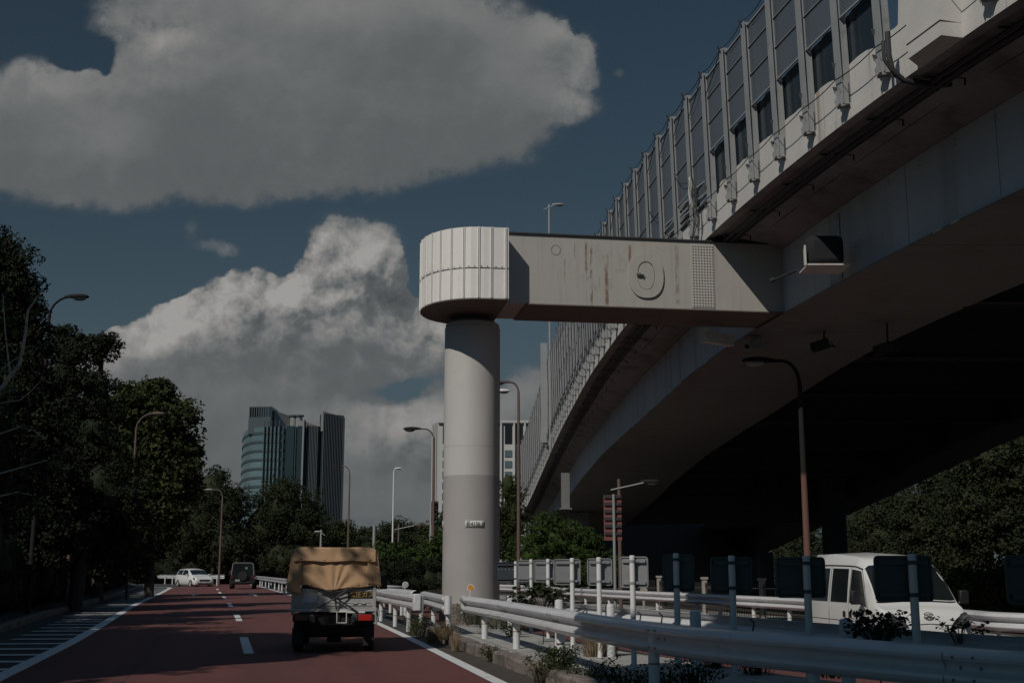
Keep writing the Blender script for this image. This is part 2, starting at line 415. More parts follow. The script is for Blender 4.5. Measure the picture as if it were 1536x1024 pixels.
# ------------------------------------------------------------------ ground and roads
def strip(fa, fb, ys, z, name, m, za=None):
    mb = MB()
    for y in ys: mb.v += [(fa(y), y, z), (fb(y), y, z)]
    for i in range(len(ys) - 1): mb.f.append((2 * i, 2 * i + 1, 2 * i + 3, 2 * i + 2))
    return struct(mb.build(name, m, fix=False))
g = MB(); g.grid(lambda u, v: (-1500 + 3000 * u, -100 + 3100 * v, -.26), 12, 12); ground = struct(g.build('ground', soil))
Y1 = ysteps(4, 128, 1.0)
g = MB()
for y in Y1: g.v += [(kerbline(y) - .1, y, -.012), (rightline(y) + .9, y, -.012), (rightline(y) + .9, y, -.27)]
for i in range(len(Y1) - 1):
    g.f += [(3 * i, 3 * i + 1, 3 * i + 4, 3 * i + 3), (3 * i + 1, 3 * i + 2, 3 * i + 5, 3 * i + 4)]
struct(g.build('road_base', asphalt))
strip(lambda y: leftline(y) if y < 97 else leftline(97) - (y - 97) * .1, rightline, Y1, -.004, 'red_road', red)
strip(lambda y: -60, lambda y: 20, ysteps(128, 240, 20), -.012, 'far_road', asphalt)
struct(MB().grid(lambda u, v: (kerbline(4 + 124 * v) - 45 * (1 - u) , 4 + 124 * v, .1), 1, 60).build('verge', soil))
strip(lambda y: road2l(y) - .1, lambda y: road2r(y), ysteps(5, 110, 1.5), -.2, 'opposite_road', red)
strip(lambda y: road2r(y) - 1.0, lambda y: road2r(y) - .86, ysteps(5, 110, 1.5), -.196, 'opposite_edge_line', paint)
strip(lambda y: road2r(y), lambda y: road2r(y) + 3.5, ysteps(5, 110, 1.5), -.19, 'opposite_verge', slab_m)
# painted lines
g = MB()
def stripe(g, f, w, y0, y1, z=.0, st=.7):
    ys = ysteps(y0, y1, st); o = len(g.v)
    for y in ys:
        s = (f(y + .5) - f(y - .5)); n = math.hypot(1, s) * w / 2
        g.v += [(f(y) - n, y, z), (f(y) + n, y, z)]
    for i in range(len(ys) - 1): a = o + 2 * i; g.f.append((a, a + 1, a + 3, a + 2))
stripe(g, rightline, .18, 5, 118); stripe(g, leftline, .24, 5, 93)
for k in range(-1, 6): stripe(g, midline, .17, 20.8 + 13 * k, 25.8 + 13 * k)
# the hatched area beside the left edge line
for k in range(60):
    y0 = 9 + k * 1.32 + .012 * k * k
    if y0 > 92: break
    f0 = lambda y: kerbline(y) + .55
    xa = leftline(y0) - .1; n = 10; xb = f0(y0) + .2; L = xa - xb
    if L < .4: continue
    o = len(g.v)
    wdt = .34
    for i in range(n + 1):
        t = i / n; yc = y0 - (L * t) * .10
        g.v += [(xa - L * t, yc, .001), (xa - L * t, yc + wdt, .001)]
    for i in range(n): a = o + 2 * i; g.f.append((a, a + 2, a + 3, a + 1))
# end of the hatching curls round, lane arrows farther off
tub = [(leftline(93) - .0, 93), (leftline(93) - 1.0, 96.5), (leftline(93) - 3, 98.5), (leftline(93) - 6, 99)]
for (x0, y0), (x1, y1) in zip(tub, tub[1:]):
    d = Vector((x1 - x0, y1 - y0, 0)).normalized() * .2; o = len(g.v)
    g.v += [(x0 - d.y, y0 + d.x, .001), (x0 + d.y, y0 - d.x, .001), (x1 + d.y, y1 - d.x, .001), (x1 - d.y, y1 + d.x, .001)]; g.f.append((o, o + 1, o + 2, o + 3))
def arrow(x, y, L):
    o = len(g.v); sx = -.25
    def q(a, b): return (x + a + b * sx, y + b, .002)
    g.v += [q(-.08, 0), q(.08, 0), q(.08, L * .6), q(-.08, L * .6), q(-.35, L * .6), q(.35, L * .6), q(0, L)]
    g.f += [(o, o + 1, o + 2, o + 3), (o + 4, o + 5, o + 6)]
arrow(gx(397, 68), 66, 6); arrow(gx(306, 68), 66, 5)
struct(g.build('lane_markings', paint, smooth=False, fix=False))
# left kerb, separate stones read as one line
def kerb(f, name, ys, w, h, z0, m, rough=.0, side=-1):
    mb = MB(); prof = [(-w / 2, 0), (-w / 2, h - .03), (-w / 2 + .03, h), (w / 2 - .03, h), (w / 2, h - .03), (w / 2, 0)]
    path = [Vector((f(y) + random.uniform(-rough, rough), y, z0 + random.uniform(-rough, rough) * .5)) for y in ys]
    mb.sweep(path, prof, closed=True)
    return struct(mb.build(name, m))
kerb(lambda y: kerbline(y), 'left_kerb', ysteps(5, 120, .9), .22, .17, -.02, kerb_m, .012)
# median island
isl_l = smooth_tab([(4, 3.0), (8, 2.0), (12, 1.15), (14.5, .72), (17, .22), (20, -.4), (24, -1.25), (26.5, -1.75), (28.4, -2.0)], 1.6)
isl_r = lambda y: road2l(y) - .15
g = MB(); ys = ysteps(4, 29.2, .6)
for y in ys: g.v += [(isl_l(y) + .1, y, .10), (isl_r(y), y, .10), (isl_r(y), y, -.25)]
for i in range(len(ys) - 1): a = 3 * i; g.f += [(a, a + 1, a + 4, a + 3), (a + 1, a + 2, a + 5, a + 4)]
g.f.append((3 * len(ys) - 3, 3 * len(ys) - 2, 3 * len(ys) - 1))
def joints(nt, tc, c):
    x, y, z = xyz(nt, tc)
    a = ((x * .55 + y * .10)._m('FRACT', 0.0) - .5).abs().smooth(.488, .496)
    b = ((y * .5 - x * .08)._m('FRACT', 0.0) - .5).abs().smooth(.488, .496)
    return mix(nt, a.max(b) * .75, c, (.06, .055, .045))
slab2 = mat('median_slabs', (.36, .35, .325), .9, .14, 1.4, .5, 60, extra=joints, dirt=((.13, .12, .10), .48, .72, 1.1))
struct(g.build('median_island', slab2))
kerb(isl_l, 'median_kerb', ysteps(6, 28.6, .35), .24, .20, -.03, kerb_m, .03)
strip(lambda y: rightline(y) + .1, lambda y: isl_l(y) - .1, ysteps(6, 28, .6), -.002, 'gutter', soil)
struct(MB().box((.6, 9.2, .13), (.01, .01, .01)).build('grit', soil)) if False else None

# ------------------------------------------------------------------ outrigger pier: column, bearing, round head and box beam
PY = 30.9; PX = gx(706.5, PY)
pier = thing('outrigger_pier', 'thick pale grey steel column carrying a rust-stained box beam out to the expressway', 'bridge pier', (PX, PY, .1))
RC = .725
def two_tone(nt, tc, c):
    x, y, z = xyz(nt, tc)
    zz = z._m('LESS_THAN', 3.62)
    c2 = scalecol(nt, (.36, .34, .325), noise(nt, tc, 1.2, 5) * .3 + .85)
    c = mix(nt, zz, c, c2)
    line = (z - 4.35).abs().smooth(.02, .008) * .25
    return mix(nt, line, c, (.2, .19, .18))
colm = mat('column_paint', (.50, .48, .455), .5, .05, 1.0, extra=two_tone, dirt=((.40, .385, .365), .55, .85, .8), streak=((.37, .35, .325), .56, .85, 2.2))
ztop = at(706, 494, PY).z
c = MB(); c.lathe([(RC, -.3), (RC, ztop - .0), (RC - .02, ztop + .02), (RC - .02, ztop + .10), (RC - .10, ztop + .16), (.02, ztop + .16)], (PX, PY, 0), 64)
column = c.build('column', colm, pier)
c = MB(); c.lathe([(.45, 0), (.45, .05), (.36, .05), (.36, .30), (.62, .30), (.66, .36), (.66, .40)], (PX, PY, ztop + .14), 32)
for k in range(20): a = k * .314; c.dome((PX + .58 * math.cos(a), PY + .58 * math.sin(a), ztop + .45), (0, 0, -1), .03, .04)
c.build('bearing', darkbrown, pier)
# concrete footing
c = MB(); c.box((PX + .15, PY - .35, .28), (1.75, 1.9, .55)); c.build('footing', kerb_m, pier, bevel=.04)

BZ0 = at(900, 460, 29.9).z; BH = 1.80                # beam underside and depth
bang = math.atan2(.69, 4.38)                         # beam swings slightly away from the camera
bdir = Vector((math.cos(bang), math.sin(bang), 0)); bn = Vector((bdir.y, -bdir.x, 0))   # bn faces the camera
fp = Vector((gx(790, 29.5), 29.5, 0))                # a point on the front face line
def bp(s, d=0, z=0): return fp + bdir * s + bn * d + Vector((0, 0, BZ0 + z))
s_col = (Vector((PX, PY, 0)) - fp).dot(bdir); d_col = (Vector((PX, PY, 0)) - fp).dot(bn)
BW = 1.95                                            # beam width (behind the face)
SEND = 7.6
def rust(nt, tc, c):
    x, y, z = xyz(nt, tc)                            # object coords: x along world x from pier base, z above base
    base = z - (BZ0 - .1)
    out = None
    wob = (noise(nt, comb(nt, x * 3.0, z * 6.0, 0.0), 1.0, 5, .7) - .5)
    fine = noise(nt, comb(nt, x * 22, z * 1.3, 0.0), 1.0, 5, .6)
    for px, z0, z1, wd, am in ((866, 1.2, 1.68, .018, .7), (884, .85, 1.7, .03, .9), (892, .02, 1.55, .03, 1.0), (916, .02, 1.12, .045, 1.1), (918, 1.0, 1.4, .03, .6), (850, .5, 1.25, .025, .45), (954, 1.1, 1.66, .035, 1.0), (1029, .1, 1.7, .05, .55), (905, .4, .8, .015, .4), (840, .5, .9, .012, .3), (938, .9, 1.4, .012, .35), (978, .0, .35, .02, .3)):
        X = gx(px, 29.9) - PX
        m_ = ((x - X + wob * .05).abs() * (1 / wd)).smooth(1.6, .2) * base.smooth(z0 - .05, z0 + .1) * base.smooth(z1 + .05, z1 - .15) * am
        out = m_ if out is None else out + m_
    gate = noise(nt, comb(nt, x * 7, z * 2.6, 1.0), 1.0, 4, .65).smooth(.36, .56)
    out = (out * gate * fine.smooth(.26, .5) * 1.2).clamp()
    c = mix(nt, out * .85, c, (.175, .078, .038))
    # flaking patches and hairline cracks
    cr = noise(nt, comb(nt, x, z, 0.0), 4.2, 6, .75)
    win = x.smooth(2.2, 2.9) * x.smooth(5.2, 4.6)
    ck = ((cr - .5).abs()).smooth(.009, .002) * noise(nt, tc, 1.9, 2).smooth(.52, .62) * win
    c = mix(nt, ck * .8, c, (.09, .065, .05))
    vs = noise(nt, comb(nt, x * 9, 0.0, z * .35), 1.0, 5, .65).smooth(.45, .8)
    return mix(nt, vs * .35, c, (.20, .185, .165))
beamm = mat('rust_streaked_beam', (.385, .368, .335), .6, .05, .9, extra=rust)
b = MB()
b.prism([(-.9, 0), (SEND, 0), (SEND, BH), (-.9, BH)], bp(0), bdir, (0, 0, 1), -bn * BW)
beam = b.build('box_beam', beamm, pier, smooth=False)
b = MB()                                             # flange lips, top and bottom, and the dark top cover
b.prism([(.0, -.03), (SEND, -.03), (SEND, 0), (.0, 0)], bp(0, .03), bdir, (0, 0, 1), -bn * (BW + .06))
b.build('bottom_flange', darkbrown, pier, smooth=False)
b = MB(); b.prism([(-.5, BH), (SEND - 1.0, BH), (SEND - 1.0, BH + .035), (-.5, BH + .035)], bp(0, .05), bdir, (0, 0, 1), -bn * (BW + .1))
b.build('top_flange', dark, pier, smooth=False)
# round head: D shaped drum with raised seams
DR = d_col + 0 ; ext = .67
cx = s_col; cd = -BW / 2                              # drum centred on beam axis
rad = BW / 2 + ext
s_flat = (Vector((gx(762, 28.85), 28.85, 0)) - fp).dot(bdir)
def dpt(s, d, z): return bp(s, d, z)
arc = [(s_flat, ext)]
s_c = s_flat - .62
n = 14
for k in range(n + 1):
    a = R(90 + 180 * k / n); arc.append((s_c + rad * math.cos(a) * .865, cd + rad * math.sin(a)))
arc.append((s_flat, cd - rad))
HZ0 = BZ0 - .05; HH = 1.80
b = MB(); nA = len(arc)
vs = [tuple(Vector((*bp(s, d).xy, HZ0 + h))) for h in (0, .05, HH - .05, HH) for s, d in arc]
fs = []
for j in range(3):
    for i in range(nA - 1): fs.append((j * nA + i, j * nA + i + 1, (j + 1) * nA + i + 1, (j + 1) * nA + i))
    fs.append((j * nA + nA - 1, j * nA, (j + 1) * nA, (j + 1) * nA + nA - 1))
fs.append(tuple(range(nA))); fs.append(tuple(range(3 * nA, 4 * nA)))
b.add(vs, fs); b.build('drum_head', whitesteel, pier, smooth=False)
# a darker bottom plate
b = MB(); b.add([tuple(Vector((*bp(s, d).xy, HZ0 - .03 + h))) for h in (0, .026) for s, d in arc], [tuple(range(nA)), tuple(range(nA, 2 * nA))] + [(i, (i + 1) % nA, (i + 1) % nA + nA, i + nA) for i in range(nA)])
b.build('drum_bottom_plate', darkbrown, pier, smooth=False)
# cladding sheets with standing seams, each sheet pair a part with its screws
seam = MB(); lap = MB(); scr = MB()
pts = [arc[0]] + arc[1:]
dense = []
for (a0, b0), (a1, b1) in zip(arc[:-1], arc[1:]):
    m_ = max(1, int(math.hypot(a1 - a0, b1 - b0) / .05))
    for q in range(m_): dense.append((a0 + (a1 - a0) * q / m_, b0 + (b1 - b0) * q / m_))
dense.append(arc[-1])
acc = 0; nxt = .02; prev = dense[0]; seams = []
for p, q in zip(dense, dense[1:]):
    L = math.hypot(q[0] - p[0], q[1] - p[1])
    if acc >= nxt: seams.append((p, q)); nxt += .345
    acc += L
for p, q in seams:
    P0 = Vector((*bp(*p).xy, 0)); d = (Vector((*bp(*q).xy, 0)) - P0).normalized(); nn = Vector((-d.y, d.x, 0))
    if nn.dot(P0 - Vector((*bp(s_c, cd).xy, 0))) < 0: nn = -nn
    for off in (0, .036):
        o_ = P0 + d * off + nn * .012
        seam.bar(o_ + Vector((0, 0, HZ0 + .01)), o_ + Vector((0, 0, HZ0 + HH + .005)), .012, .03, up=nn)
    if len(seams):
        for e in (.12, .27): scr.dome(P0 + d * e + nn * .004 + Vector((0, 0, HZ0 + HH * .445)), nn, .014, .012)
seam.build('standing_seams', whitesteel, pier, smooth=False)
ring = [Vector((*bp(*p).xy, HZ0 + HH * .42)) for p in dense]
lap.sweep(ring, [(0, 0), (.012, -.004), (.012, .012), (0, .014)], closed=True); lap.sweep(ring, [(0, 0), (-.012, -.004), (-.012, .012), (0, .014)], closed=True)
lap.build('lap_joint', dark, pier, smooth=False)
scr.build('screws', dark, pier)
# splice plate with bolt heads
s0 = (Vector((gx(1050, 30.15), 30.15, 0)) - fp).dot(bdir); s1 = (Vector((gx(1087, 30.2), 30.2, 0)) - fp).dot(bdir)
b = MB(); b.prism([(s0, .04), (s1, .04), (s1, BH - .06), (s0, BH - .06)], bp(0, .002), bdir, (0, 0, 1), bn * .014)
nx, nz = 8, 22
for i in range(nx):
    for j in range(nz):
        b.dome(bp(s0 + .045 + (s1 - s0 - .09) * i / (nx - 1), .016, .10 + (BH - .22) * j / (nz - 1)), bn, .023, .024, 6)
b.build('splice_plate', mat('splice_paint', (.42, .40, .37), .5, .06), pier, smooth=False)
# weld seam and gusset lines
for s_ in (1.55, 5.0 + .62):
    b = MB(); b.bar(bp(s_, .002, .02), bp(s_, .002, BH - .02), .012, .006, up=bn); b.build('weld_seam', beamm, pier)
# oval manhole cover ring
s_m = (Vector((gx(977, 30.05), 30.05, 0)) - fp).dot(bdir); zm = BH * .46
def oval(rw, rh, n=40): return [(s_m + rw * math.copysign(abs(math.cos(a)) ** .85, math.cos(a)), zm + rh * math.copysign(abs(math.sin(a)) ** .85, math.sin(a))) for a in [2 * math.pi * k / n for k in range(n)]]
b = MB(); o1, o2 = oval(.46, .585), oval(.23, .37); nn = 40
for d_ in (.002, .05): b.v += [tuple(bp(s, d_, z)) for s, z in o1] + [tuple(bp(s, d_, z)) for s, z in o2]
for k in range(nn):
    k2 = (k + 1) % nn
    b.f += [(80 + k, 80 + k2, 120 + k2, 120 + k), (k, k2, 80 + k2, 80 + k), (40 + k, 120 + k, 120 + k2, 40 + k2)]
b.build('manhole_ring', beamm, pier)
b = MB(); o3 = oval(.215, .352); b.v += [tuple(bp(s, d_, z)) for d_ in (.002, .03) for s, z in o3]
b.f += [tuple(range(40, 80))] + [(k, (k + 1) % 40, 40 + (k + 1) % 40, 40 + k) for k in range(40)]
lid = b.build('manhole_lid', beamm, pier)
b = MB(); b.bar(bp(s_m - .25, .06, zm + .0), bp(s_m - .07, .07, zm + .0), .03, .05, up=(0, 0, 1)); b.bar(bp(s_m - .17, .06, zm - .05), bp(s_m - .17, .06, zm + .06), .03, .03); b.bar(bp(s_m - .24, .05, zm + .04), bp(s_m - .2, .07, zm - .03), .03, .03)
b.bar(bp(s_m - .08, .06, zm), bp(s_m - .08, .06, zm - .07), .02, .03)
h = b.build('handle', dark, pier); h.parent = lid
# small scars on the beam face
b = MB()
for k in range(12):
    a = 6.283 * k / 12; a2 = 6.283 * (k + .7) / 12; sq = (Vector((gx(836, 29.7), 29.7, 0)) - fp).dot(bdir)
    b.bar(bp(sq + .12 * math.cos(a), .004, 1.42 + .13 * math.sin(a)), bp(sq + .12 * math.cos(a2), .004, 1.42 + .13 * math.sin(a2)), .016, .008, up=bn)
b.build('scraped_ring', mat('scar', (.2, .18, .16), .8), pier)
# number plate on the column, white board with black figures
def text_mesh(txt, size, name, m, parent, origin, ux, uy, nrm, depth=.003, sx=1.0):
    cu = bpy.data.curves.new(name, 'FONT'); cu.body = txt; cu.size = size; cu.extrude = depth; cu.align_x = 'CENTER'; cu.align_y = 'CENTER'; cu.resolution_u = 4
    o = bpy.data.objects.new(name + '_c', cu); COL.objects.link(o)
    bpy.context.view_layer.update()
    dg = bpy.context.evaluated_depsgraph_get(); me = bpy.data.meshes.new_from_object(o.evaluated_get(dg), depsgraph=dg)
    bpy.data.objects.remove(o)
    ux = Vector(ux).normalized(); uy = Vector(uy).normalized(); nrm = Vector(nrm).normalized()
    M = Matrix((ux * sx, uy, nrm)).transposed()
    for v in me.vertices: v.co = M @ v.co + Vector(origin) - (parent.location if parent else Vector())
    me.name = name; me.materials.clear(); me.materials.append(m)
    o = bpy.data.objects.new(name, me); COL.objects.link(o); o.parent = parent
    return o
ang0 = math.asin(max(-1, min(1, (gx(712, PY - .7) - PX) / RC)))
def curved_plate(a0, a1, z0, z1, rr=RC + .008):
    b = MB()
    b.grid(lambda u, v: (PX + rr * math.sin(a0 + (a1 - a0) * u), PY - rr * math.cos(a0 + (a1 - a0) * u), z0 + (z1 - z0) * v), 8, 1)
    return b
zpl = at(712, 785.5, PY - RC).z
plate_m = mat('plate_white', (.62, .62, .58), .5, .05)
pl = curved_plate(ang0 - .33, ang0 + .33, zpl - .085, zpl + .085).build('number_plate', plate_m, pier, thick=.006)
inkm = mat('black_ink', (.02, .02, .02), .7)
N0 = Vector((math.sin(ang0), -math.cos(ang0), 0)); T0 = Vector((math.cos(ang0), math.sin(ang0), 0))
t_ = text_mesh('新4136 1', .155, 'plate_figures', inkm, pier, (PX + (RC + .012) * N0.x, PY + (RC + .012) * N0.y, zpl), T0, (0, 0, 1), N0, sx=.74)
for v in t_.data.vertices:                        # wrap onto the round column
    p = v.co + pier.location; s_ = (p - Vector((PX, PY, 0))).dot(T0); r_ = RC + .013 + (p - Vector((PX, PY, 0))).dot(N0) - (RC + .012)
    a_ = ang0 + s_ / RC; v.co = Vector((PX + r_ * math.sin(a_), PY - r_ * math.cos(a_), p.z)) - pier.location
t_.parent = pl
curved_plate(-1.52, -1.28, zpl - .1, zpl + .1).build('side_plate', plate_m, pier, thick=.006)
# ------------------------------------------------------------------ elevated expressway
webX = lambda y: edgeX(y) + (2.0 if y < 45 else max(1.65, 2.0 - (y - 45) * .012))
flW = lambda y: 4.15 + max(0, y - 28) * .032
def nrm_at(y):
    t = Vector((edgeX(y + .3) - edgeX(y - .3), .6, 0)).normalized()
    return Vector((-t.y, t.x, 0)), t                     # outward (to the left), tangent
rampX = lambda y: 25 + (y - 58.5) * .0454
rampZ = lambda y: 7.88 if y < 58.5 else 7.88 - (y - 58.5) * .0591
ex = thing('elevated_expressway', 'long curved elevated expressway with blue-grey box girder sweeping away on the right', 'overpass', (14, 60, 0))
YV = ysteps(-24, 101, 1.0)
# deck slab: cantilever soffit, fascia and upper face
b = MB()
for y in YV:
    e = edgeX(y); z = edgeZ(y); w_ = webX(y); r = rampX(y)
    b.v += [(e, y, z + .85), (e, y, z), (e + .12, y, z - .0), (e + .32, y, z + .06), (w_ - .4, y, z - .12), (w_ + .1, y, z - .30), (w_ + flW(y) - .1, y, z - .30), (r, y, min(z, rampZ(y) + 1.8)), (r + .1, y, min(z + 1.0, rampZ(y) + 2.7))]
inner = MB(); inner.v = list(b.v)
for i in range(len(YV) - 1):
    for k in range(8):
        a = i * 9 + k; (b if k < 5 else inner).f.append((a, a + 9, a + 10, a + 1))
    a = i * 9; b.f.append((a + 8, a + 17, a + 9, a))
b.build('deck_slab', soffit_m, ex, fix=False); inner.build('inner_soffit', deepshade, ex, fix=False)
# outer web with stiffener weld lines, hanging loops
b = MB(); b.sweep([(webX(y), y, 0) for y in YV], [(0, 0), (0, 0)]) if False else None
for y in YV: b.v += [(webX(y), y, boxZ(y)), (webX(y), y, edgeZ(y) - .28)]
for i in range(len(YV) - 1): a = 2 * i; b.f.append((a, a + 1, a + 3, a + 2))
yy_ = 17.0
while yy_ < 100:
    n_, t_2 = nrm_at(yy_); q = Vector((webX(yy_), yy_, edgeZ(yy_) - .42)) + n_ * .01
    b.tube([q, q + n_ * .05 + Vector((0, 0, .0)), q + n_ * .05 + Vector((0, 0, -.12)), q + Vector((0, 0, -.12))], .012, 5)
    yy_ += 1.25
for ys_ in (20.8, 23.9, 27.6, 36.2, 41, 49.5, 58, 67, 76, 86):
    n_, _t = nrm_at(ys_); b.bar(Vector((webX(ys_), ys_, boxZ(ys_) + .05)) + n_ * .004, Vector((webX(ys_), ys_, edgeZ(ys_) - .3)) + n_ * .004, .03, .02, up=n_)
web = b.build('girder_web', girder_m, ex)
# inner web
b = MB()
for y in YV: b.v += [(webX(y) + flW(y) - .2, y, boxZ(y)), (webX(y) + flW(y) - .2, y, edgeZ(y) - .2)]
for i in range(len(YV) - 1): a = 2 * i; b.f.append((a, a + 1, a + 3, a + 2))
b.build('girder_web', deepshade, ex, fix=False)
# bottom flange plate with a lip that catches the sun
b = MB()
for y in YV:
    x0 = webX(y) - .10; x1 = webX(y) + flW(y); z = boxZ(y)
    b.v += [(x0, y, z - .035), (x1, y, z - .035), (x1, y, z), (x0, y, z)]
for i in range(len(YV) - 1):
    for k in range(4): a = i * 4 + k; c_ = i * 4 + (k + 1) % 4; b.f.append((a, c_, c_ + 4, a + 4))
def fl_lines(nt, tc, c):
    x, y, z = xyz(nt, tc)
    l = ((y * .11)._m('FRACT', 0.0) - .5).abs().smooth(.4965, .4985)
    l2 = ((y * .9)._m('FRACT', 0.0) - .5).abs().smooth(.46, .5) * .18
    return mix(nt, (l * .8).max(l2), c, (.05, .045, .04))
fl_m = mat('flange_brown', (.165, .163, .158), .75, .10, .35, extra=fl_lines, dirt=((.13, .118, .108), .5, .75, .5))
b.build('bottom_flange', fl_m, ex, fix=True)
# pale ragged strips on the lip, coloured in for slivers of sun
b = MB(); rng = random.Random(4); y = 37.0
while y < 84:
    L = rng.uniform(.5, 2.6); x = webX(y) - .106; dens = 1 if 44 < y < 75 else .45
    if rng.random() < dens:
        for q in ysteps(y, y + L, .4)[:-1]:
            hgt = rng.uniform(.02, .09) + .05 * (44 < y < 70)
            xa, xb = webX(q) - .112, webX(q + .4) - .112
            b.add([(xa, q, boxZ(q) - .035), (xb, q + .4, boxZ(q + .4) - .035), (xb + .012, q + .4, boxZ(q + .4) + hgt), (xa + .012, q, boxZ(q) + hgt)], [(0, 1, 2, 3)])
    y += L + rng.uniform(.05, .5) / dens
for y0, y1, hh in ((16.2, 18.9, .18), (19.2, 19.9, .1), (21.9, 22.2, .03), (22.5, 22.7, .03)):
    for q in ysteps(y0, y1, .3)[:-1]:
        h2 = hh * rng.uniform(.4, 1); b.add([(webX(q) - .112, q, boxZ(q) - .035), (webX(q + .3) - .112, q + .3, boxZ(q) - .035), (webX(q + .3) - .1, q + .3, boxZ(q) + h2), (webX(q) - .1, q, boxZ(q) + h2)], [(0, 1, 2, 3)])
b.build('sunlit_lip_strips', parapet_m, ex, smooth=False, fix=True)
# bolted splices on the web
for yc in (18.3, 27.3):
    b = MB()
    n_, t3 = nrm_at(yc); base = Vector((webX(yc), yc, 0)) + n_ * .012
    z0, z1 = boxZ(yc) + .1, edgeZ(yc) - .4
    b.prism([(-.32, z0), (.32, z0), (.32, z1), (-.32, z1)], base, t3, (0, 0, 1), n_ * .01)
    for i in range(6):
        for j in range(18): b.dome(base + t3 * (-.26 + .104 * i) + n_ * .01 + Vector((0, 0, z0 + .06 + (z1 - z0 - .12) * j / 17)), n_, .02, .016, 5)
    b.build('splice_plate', girder_m, ex, smooth=False)
# cross beams between the boxes, far girder
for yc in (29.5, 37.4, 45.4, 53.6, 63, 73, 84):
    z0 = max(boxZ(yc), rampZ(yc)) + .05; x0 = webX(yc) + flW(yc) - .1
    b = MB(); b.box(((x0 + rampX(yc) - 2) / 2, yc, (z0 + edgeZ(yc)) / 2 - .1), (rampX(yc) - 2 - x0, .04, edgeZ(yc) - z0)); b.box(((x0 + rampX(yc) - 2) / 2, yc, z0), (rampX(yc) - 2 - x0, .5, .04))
    b.build('cross_beam', deepshade, ex, smooth=False)
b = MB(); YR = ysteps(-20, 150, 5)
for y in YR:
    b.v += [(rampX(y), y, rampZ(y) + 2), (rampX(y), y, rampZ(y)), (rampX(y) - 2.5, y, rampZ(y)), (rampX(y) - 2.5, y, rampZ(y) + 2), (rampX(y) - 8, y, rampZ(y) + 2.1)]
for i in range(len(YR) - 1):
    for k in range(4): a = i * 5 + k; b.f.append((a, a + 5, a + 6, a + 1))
b.build('far_girder', deepshade, ex, fix=False)
# piers
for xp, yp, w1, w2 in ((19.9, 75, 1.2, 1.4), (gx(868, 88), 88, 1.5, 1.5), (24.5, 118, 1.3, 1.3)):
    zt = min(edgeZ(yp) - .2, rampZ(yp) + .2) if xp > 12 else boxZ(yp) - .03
    b = MB(); b.box((xp, yp, zt / 2 - .3), (w1, w2, zt + .6)); b.build('pier_column', deepshade if xp > 12 else deckm, ex, bevel=.05)
b = MB(); b.box((gx(849, 62), 62, at(849, 738, 62).z), (.42, .5, 1.95)); b.box((gx(849, 62), 61.9, at(849, 763, 62).z), (.62, .7, .08)); b.build('drain_box', fl_m, ex, smooth=False)
# wall added under the decks, coloured near-black for the shade there
b = MB(); b.bar((3.0, 104, 2.2), (29.5, 143, 2.2), .6, 9.0); b.build('dark_backdrop', mat('backdrop_shade_black', (.03, .03, .03), .9), ex)
# pipes and cables under the cantilever
for off, dz_, r in ((.42, -.10, .045), (.58, -.12, .045), (.72, -.10, .03), (1.25, -.06, .016)):
    b = MB(); b.tube([(edgeX(y) + off, y, edgeZ(y) + dz_ + random.uniform(-.008, .008)) for y in ysteps(8, 100, .8)], r, 6)
    b.build('conduit' if r > .02 else 'hanging_cable', dark, ex)
y = 10.0
while y < 100:
    b = MB(); b.bar((edgeX(y) + .3, y, edgeZ(y) - .02), (edgeX(y) + 1.0, y, edgeZ(y) - .02), .05, .03); b.bar((edgeX(y) + 1.0, y, edgeZ(y) - .02), (edgeX(y) + 1.0, y, edgeZ(y) - .16), .03, .03)
    b.build('conduit_bracket', dark, ex, smooth=False); y += 2.0
# long thick drain pipe elbows
def elbow(px, py, D, s=1.0, name='drain_pipe'):
    p = at(px, py, D); n_, t3 = nrm_at(D)
    b = MB(); b.tube([p + Vector((0, 0, .55 * s)), p + Vector((0, 0, .1)), p - n_ * .05 * s + Vector((0, 0, -.15 * s)), p - n_ * .25 * s + Vector((0, 0, -.33 * s)), p - n_ * .7 * s + Vector((0, 0, -.38 * s)), p - n_ * 1.2 * s + Vector((0, 0, -.32 * s))], .05 * s, 10)
    b.tube([p + t3 * .16 + Vector((0, 0, .45 * s)), p + t3 * .16 + Vector((0, 0, .1)), p + t3 * .15 - n_ * .2 * s + Vector((0, 0, -.2 * s)), p - n_ * .8 * s + t3 * .1 + Vector((0, 0, -.28 * s))], .035 * s, 8)
    return b.build(name, dark, ex)
elbow(1334, 92, 19.9); elbow(822, 640, 74, 1.5)
# bracket and black-wrapped lamp housing on the girder side
pB = at(1232, 378, 26.2)
b = MB(); b.box(pB + Vector((.08, .1, -.36)), (.95, .8, .035)); b.prism([(0, 0), (.09, 0), (.09, .36), (0, .46)], pB + Vector((-.46, -.3, -.38)), (0, 1, 0), (0, 0, 1), (.04, 0, 0))
b.build('shelf_bracket', parapet_m, ex, smooth=False)
b = MB(); b.tube([pB + Vector((-.55, .1, -.4)), at(1160, 420, 28.6)], .035, 8); b.tube([at(1157, 421, 28.7), at(1163, 418, 28.6)], .06, 8); b.build('stay_rod', dark, ex)
b = MB(); b.box(pB + Vector((.05, .1, .0)), (.82, .75, .68)); wrap = b.build('wrapped_floodlight', black, ex, bevel=.13)
